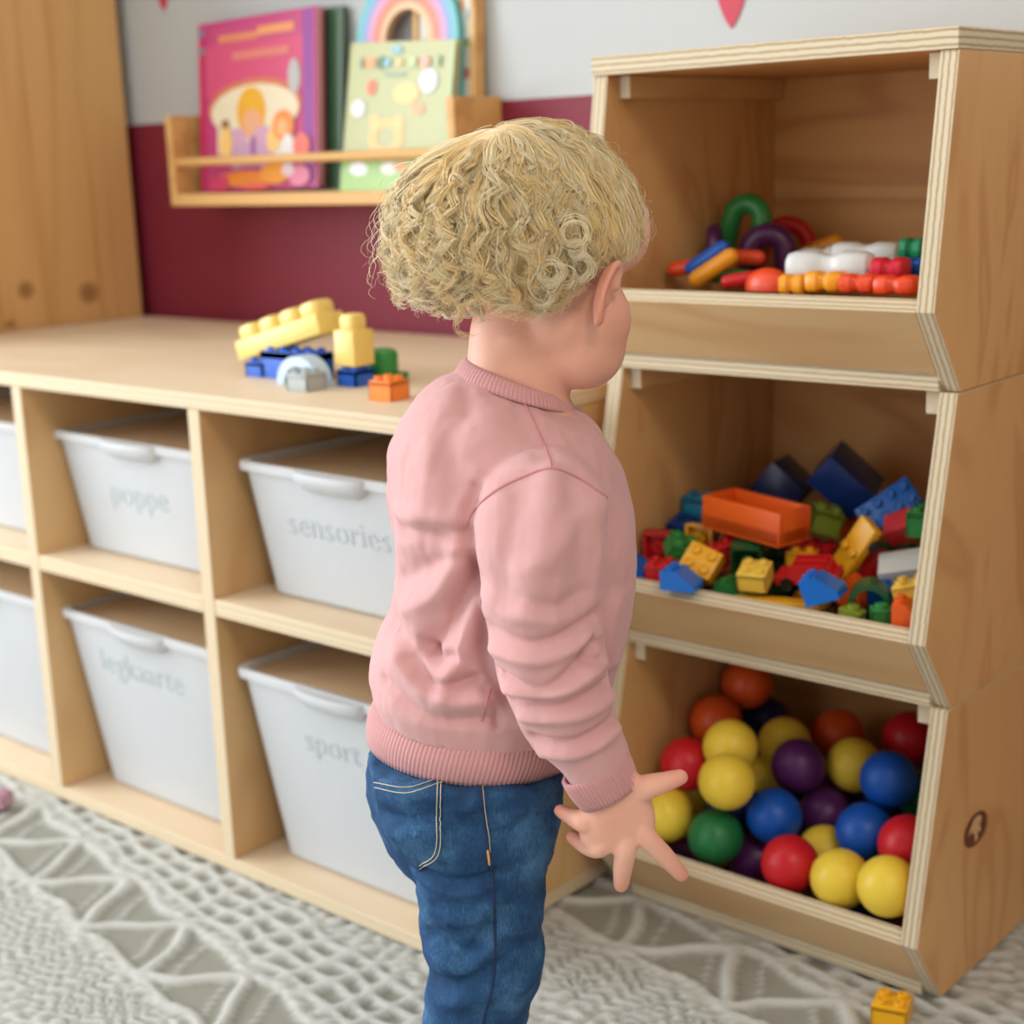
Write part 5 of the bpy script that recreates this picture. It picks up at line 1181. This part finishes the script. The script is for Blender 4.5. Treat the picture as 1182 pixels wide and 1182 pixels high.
def lock(d0, nst, spread, length, curl_r, turns, tone, rad_=.00025, n=27, lift=1.):
    q = on(d0, .001); path = [q]; d = d0; free = False; st = length/(n-1); vel = None
    hj = rs.normal(0, .004); nb = 0; th0 = math.degrees(math.atan2(abs(d0[1]), d0[0])); allow = np.interp(th0, [0, 60, 70, 92, 110, 180], [2, 2, 1, 1, 4, 6])
    ph = rs.uniform(0, 6.28); wav = rs.uniform(.15, .45); wf = rs.uniform(.25, .6)
    for k in range(1, n):
        nrm = d/np.linalg.norm(d)
        flow = (q-WH); flow -= nrm*(flow@nrm); flow /= np.linalg.norm(flow)+1e-6
        g = np.array((-.15, 0, -1.)); g = g-nrm*(g@nrm)
        side = np.cross(nrm, flow); tg = flow+(.22+.4*float(np.clip(-d[0]*1.2+.35, 0, 1)))*g+side*wav*math.sin(ph+k*wf); tg /= np.linalg.norm(tg)
        if vel is None: vel = tg
        vel = vel*.55+tg*.45; vel /= np.linalg.norm(vel)
        rel = q-SO; below = rel[2] < zline(rel)+hj
        if below: nb += 1
        if below and nb > allow: break
        if below: vel = vel*.7+np.array((-.18, rel[1]*1.5, -.25))*.45+nrm*.10; vel /= np.linalg.norm(vel)
        q = q+vel*st; rel = q-SO; d = rel/np.linalg.norm(rel)
        hgt = .0015+thick(d)*lift*min(1, k/(n*.35))
        tgt = SO+d*(skull_r(d)+hgt); w_ = .8 if not below else (.5 if d[0] < .1 else .25)
        q = q*(1-w_)+tgt*w_; path.append(q)
    n = len(path)
    if n < 7: return
    path = np.array(path)
    for _ in range(3): path[1:-1] = .25*path[:-2]+.5*path[1:-1]+.25*path[2:]
    T = np.gradient(path, axis=0); T /= np.linalg.norm(T, axis=1)[:, None]; rel = path-SO; Nn = rel/np.linalg.norm(rel, axis=1)[:, None]
    Bn = np.cross(T, Nn); Bn /= np.linalg.norm(Bn, axis=1)[:, None]; Nn = np.cross(Bn, T)
    s = np.linspace(0, 1, n); cr = curl_r*np.clip((s-.30)/.5, 0, 1)**1.2; p0 = rs.uniform(0, 6.28); sg = rs.choice((-1, 1))
    for j in range(nst):
        oa, orr = rs.uniform(0, 6.28), spread*math.sqrt(rs.uniform()); ox, oy = orr*math.cos(oa), orr*math.sin(oa)*.55
        jit = rs.normal(0, .20); tj = turns*(1+rs.normal(0, .05)); cj = cr*(1+rs.normal(0, .08)); L = int(n*rs.uniform(.82, 1)); L = max(L, 6)
        ang = sg*(2*PI*tj*np.clip((s-.25)/.75, 0, 1)**1.15)+p0+jit
        taper = np.interp(s, [0, .4, 1], [1.4, 1, .7])
        P = path+Bn*(cj*np.cos(ang)+ox*taper)[:, None]+Nn*(np.abs(cj*np.sin(ang))*.9+oy*taper+.0006)[:, None]
        P = [hp3(p) for p in P[:L]]; strand(P, rad_*rs.uniform(.75, 1.25), float(np.clip(tone+rs.normal(0, .16), 0, 1)))
cnt = 0
while cnt < 700:
    d = rs.normal(size=3)*(1 if cnt < 610 else .45)+(0 if cnt < 610 else 1)*(WH-SO)/.08; d /= np.linalg.norm(d); q = d*skull_r(d)
    if q[2] < zline(q)+.002 or (q[1] > .045 and rs.uniform() < .4): continue
    cnt += 1; back = np.clip(-d[0]*.8-d[2]*.5+.35, 0, 1); tone = rs.uniform(.2, .8)
    lock(d, 20, rs.uniform(.0030, .0052), rs.uniform(.045, .075)*(1+.35*back), rs.uniform(.0015, .0035)+.0060*back*rs.uniform(.5, 1.1), rs.uniform(.6, 1.2)+1.0*back, tone, lift=rs.uniform(.75, 1.25))
# fly-away single hairs
for k in range(420):
    d = rs.normal(size=3); d /= np.linalg.norm(d); q = d*skull_r(d)
    if q[2] < zline(q)+.002: continue
    lock(d, 1, .001, rs.uniform(.05, .10), rs.uniform(.002, .009), rs.uniform(.8, 2.2), .8, .00022, lift=rs.uniform(1.1, 2.0))
# ringlets standing out at the side and the back
bhd = bvh_of(body)
def ringlet(px, py, rpx, turns, n, lift, tilt=0., tone=.8, b=None):
    dd = dl(px, py).normalized(); h = bhd.ray_cast(EL, dd)
    c = (h[0]-dd*lift) if (h[0] is not None and b is None) else ch(px, py, b or 0.)
    r = rpx/1600; e1 = Vector((1, 0, 0)); e2 = Vector((0, 0, 1)); ax = Vector((0, -1, 0))
    a0 = rs.uniform(0, 6.28)
    for j in range(n):
        rj = r*(1+rs.normal(0, .13)); ph = rs.normal(0, .6); dep = rs.uniform(-.003, .003); k = 30; P = []; ex = 1+rs.normal(0, .10); sx, sz = rs.normal(0, .0008, 2)
        for i in range(k):
            s = i/(k-1); t = a0+ph+turns*2*PI*s; q = rj*(1.12-.35*s)
            P.append(c+e1*(q*math.cos(t)*ex+sx)+e2*(q*math.sin(t)/ex+sz)+ax*(dep+tilt*(s-.5)))
        strand(P, .00025, float(np.clip(tone+rs.normal(0, .12), 0, 1)))
for a in ((635, 314, 13, 1.4, 26, .025, .004), (668, 309, 14, 1.3, 26, .021, .003), (652, 318, 11, 1.2, 10, .022, .003), (662, 268, 14, 1.2, 14, .021, .003), (666, 287, 9, 1.6, 12, .021, .006), (626, 340, 12, 1.8, 34, .026, .012), (622, 354, 9, 1.5, 20, .022, .010)): ringlet(*a)
for a in ((470, 285, 12, 1.4, 10, 0, .006, .85, -.01), (460, 305, 10, 1.3, 8, 0, .006, .85, .01), (476, 325, 13, 1.5, 12, 0, .008, .85, 0.), (500, 345, 13, 1.5, 14, 0, .008, .85, -.02), (520, 355, 12, 1.5, 12, 0, .008, .85, .0), (470, 250, 11, 1.3, 8, 0, .006, .85, -.01), (540, 350, 13, 1.5, 14, 0, .008, .8, -.03)): ringlet(*a)
# scalp layer
nu, nv = 72, 48; rings = {}
V0 = sum(len(v) for v in VV); pts = []; idx = {}
for i in range(nv+1):
    th = PI*i/nv
    for j in range(nu):
        ph = 2*PI*j/nu; d = np.array((math.sin(th)*math.cos(ph), math.sin(th)*math.sin(ph), math.cos(th))); q = d*skull_r(d); m_ = q[2]-zline(q)
        hgt = .0012+thick(d)*.45*float(np.clip(m_/.02, 0, 1)) if m_ > -.004 else -.004
        idx[i, j] = len(pts); pts.append(hp3(SO+d*(skull_r(d)+hgt)))
VV.append(np.array(pts)); TT.append(np.full(len(pts), .30))
FF.append(np.array([[V0+idx[i, j], V0+idx[i+1, j], V0+idx[i+1, (j+1) % nu], V0+idx[i, (j+1) % nu]] for i in range(nv) for j in range(nu)]))
co = np.concatenate(VV); F = np.concatenate(FF); tone = np.concatenate(TT)
me = bpy.data.meshes.new('hair'); me.vertices.add(len(co)); me.vertices.foreach_set('co', co.astype(np.float32).ravel())
me.loops.add(F.size); me.loops.foreach_set('vertex_index', F.astype(np.int32).ravel()); me.polygons.add(len(F)); me.polygons.foreach_set('loop_start', np.arange(0, F.size, 4, dtype=np.int32))
me.update(calc_edges=True); me.validate()
at = me.attributes.new('tone', 'FLOAT', 'POINT'); at.data.foreach_set('value', tone.astype(np.float32))
h = mobj('hair', me, HAIR, person, smooth=180)
vn = np.zeros(len(me.vertices)*3, np.float32); me.vertices.foreach_get('normal', vn); vn = vn.reshape(-1, 3)
vc = np.zeros(len(me.vertices)*3, np.float32); me.vertices.foreach_get('co', vc); ov = vc.reshape(-1, 3)-np.array(hp3(SO)); ov /= np.linalg.norm(ov, axis=1)[:, None]
vn = vn*.7+ov*.6; vn /= np.linalg.norm(vn, axis=1)[:, None]; me.normals_split_custom_set_from_vertices(vn.tolist()); h['label'] = 'curly pale blonde hair'
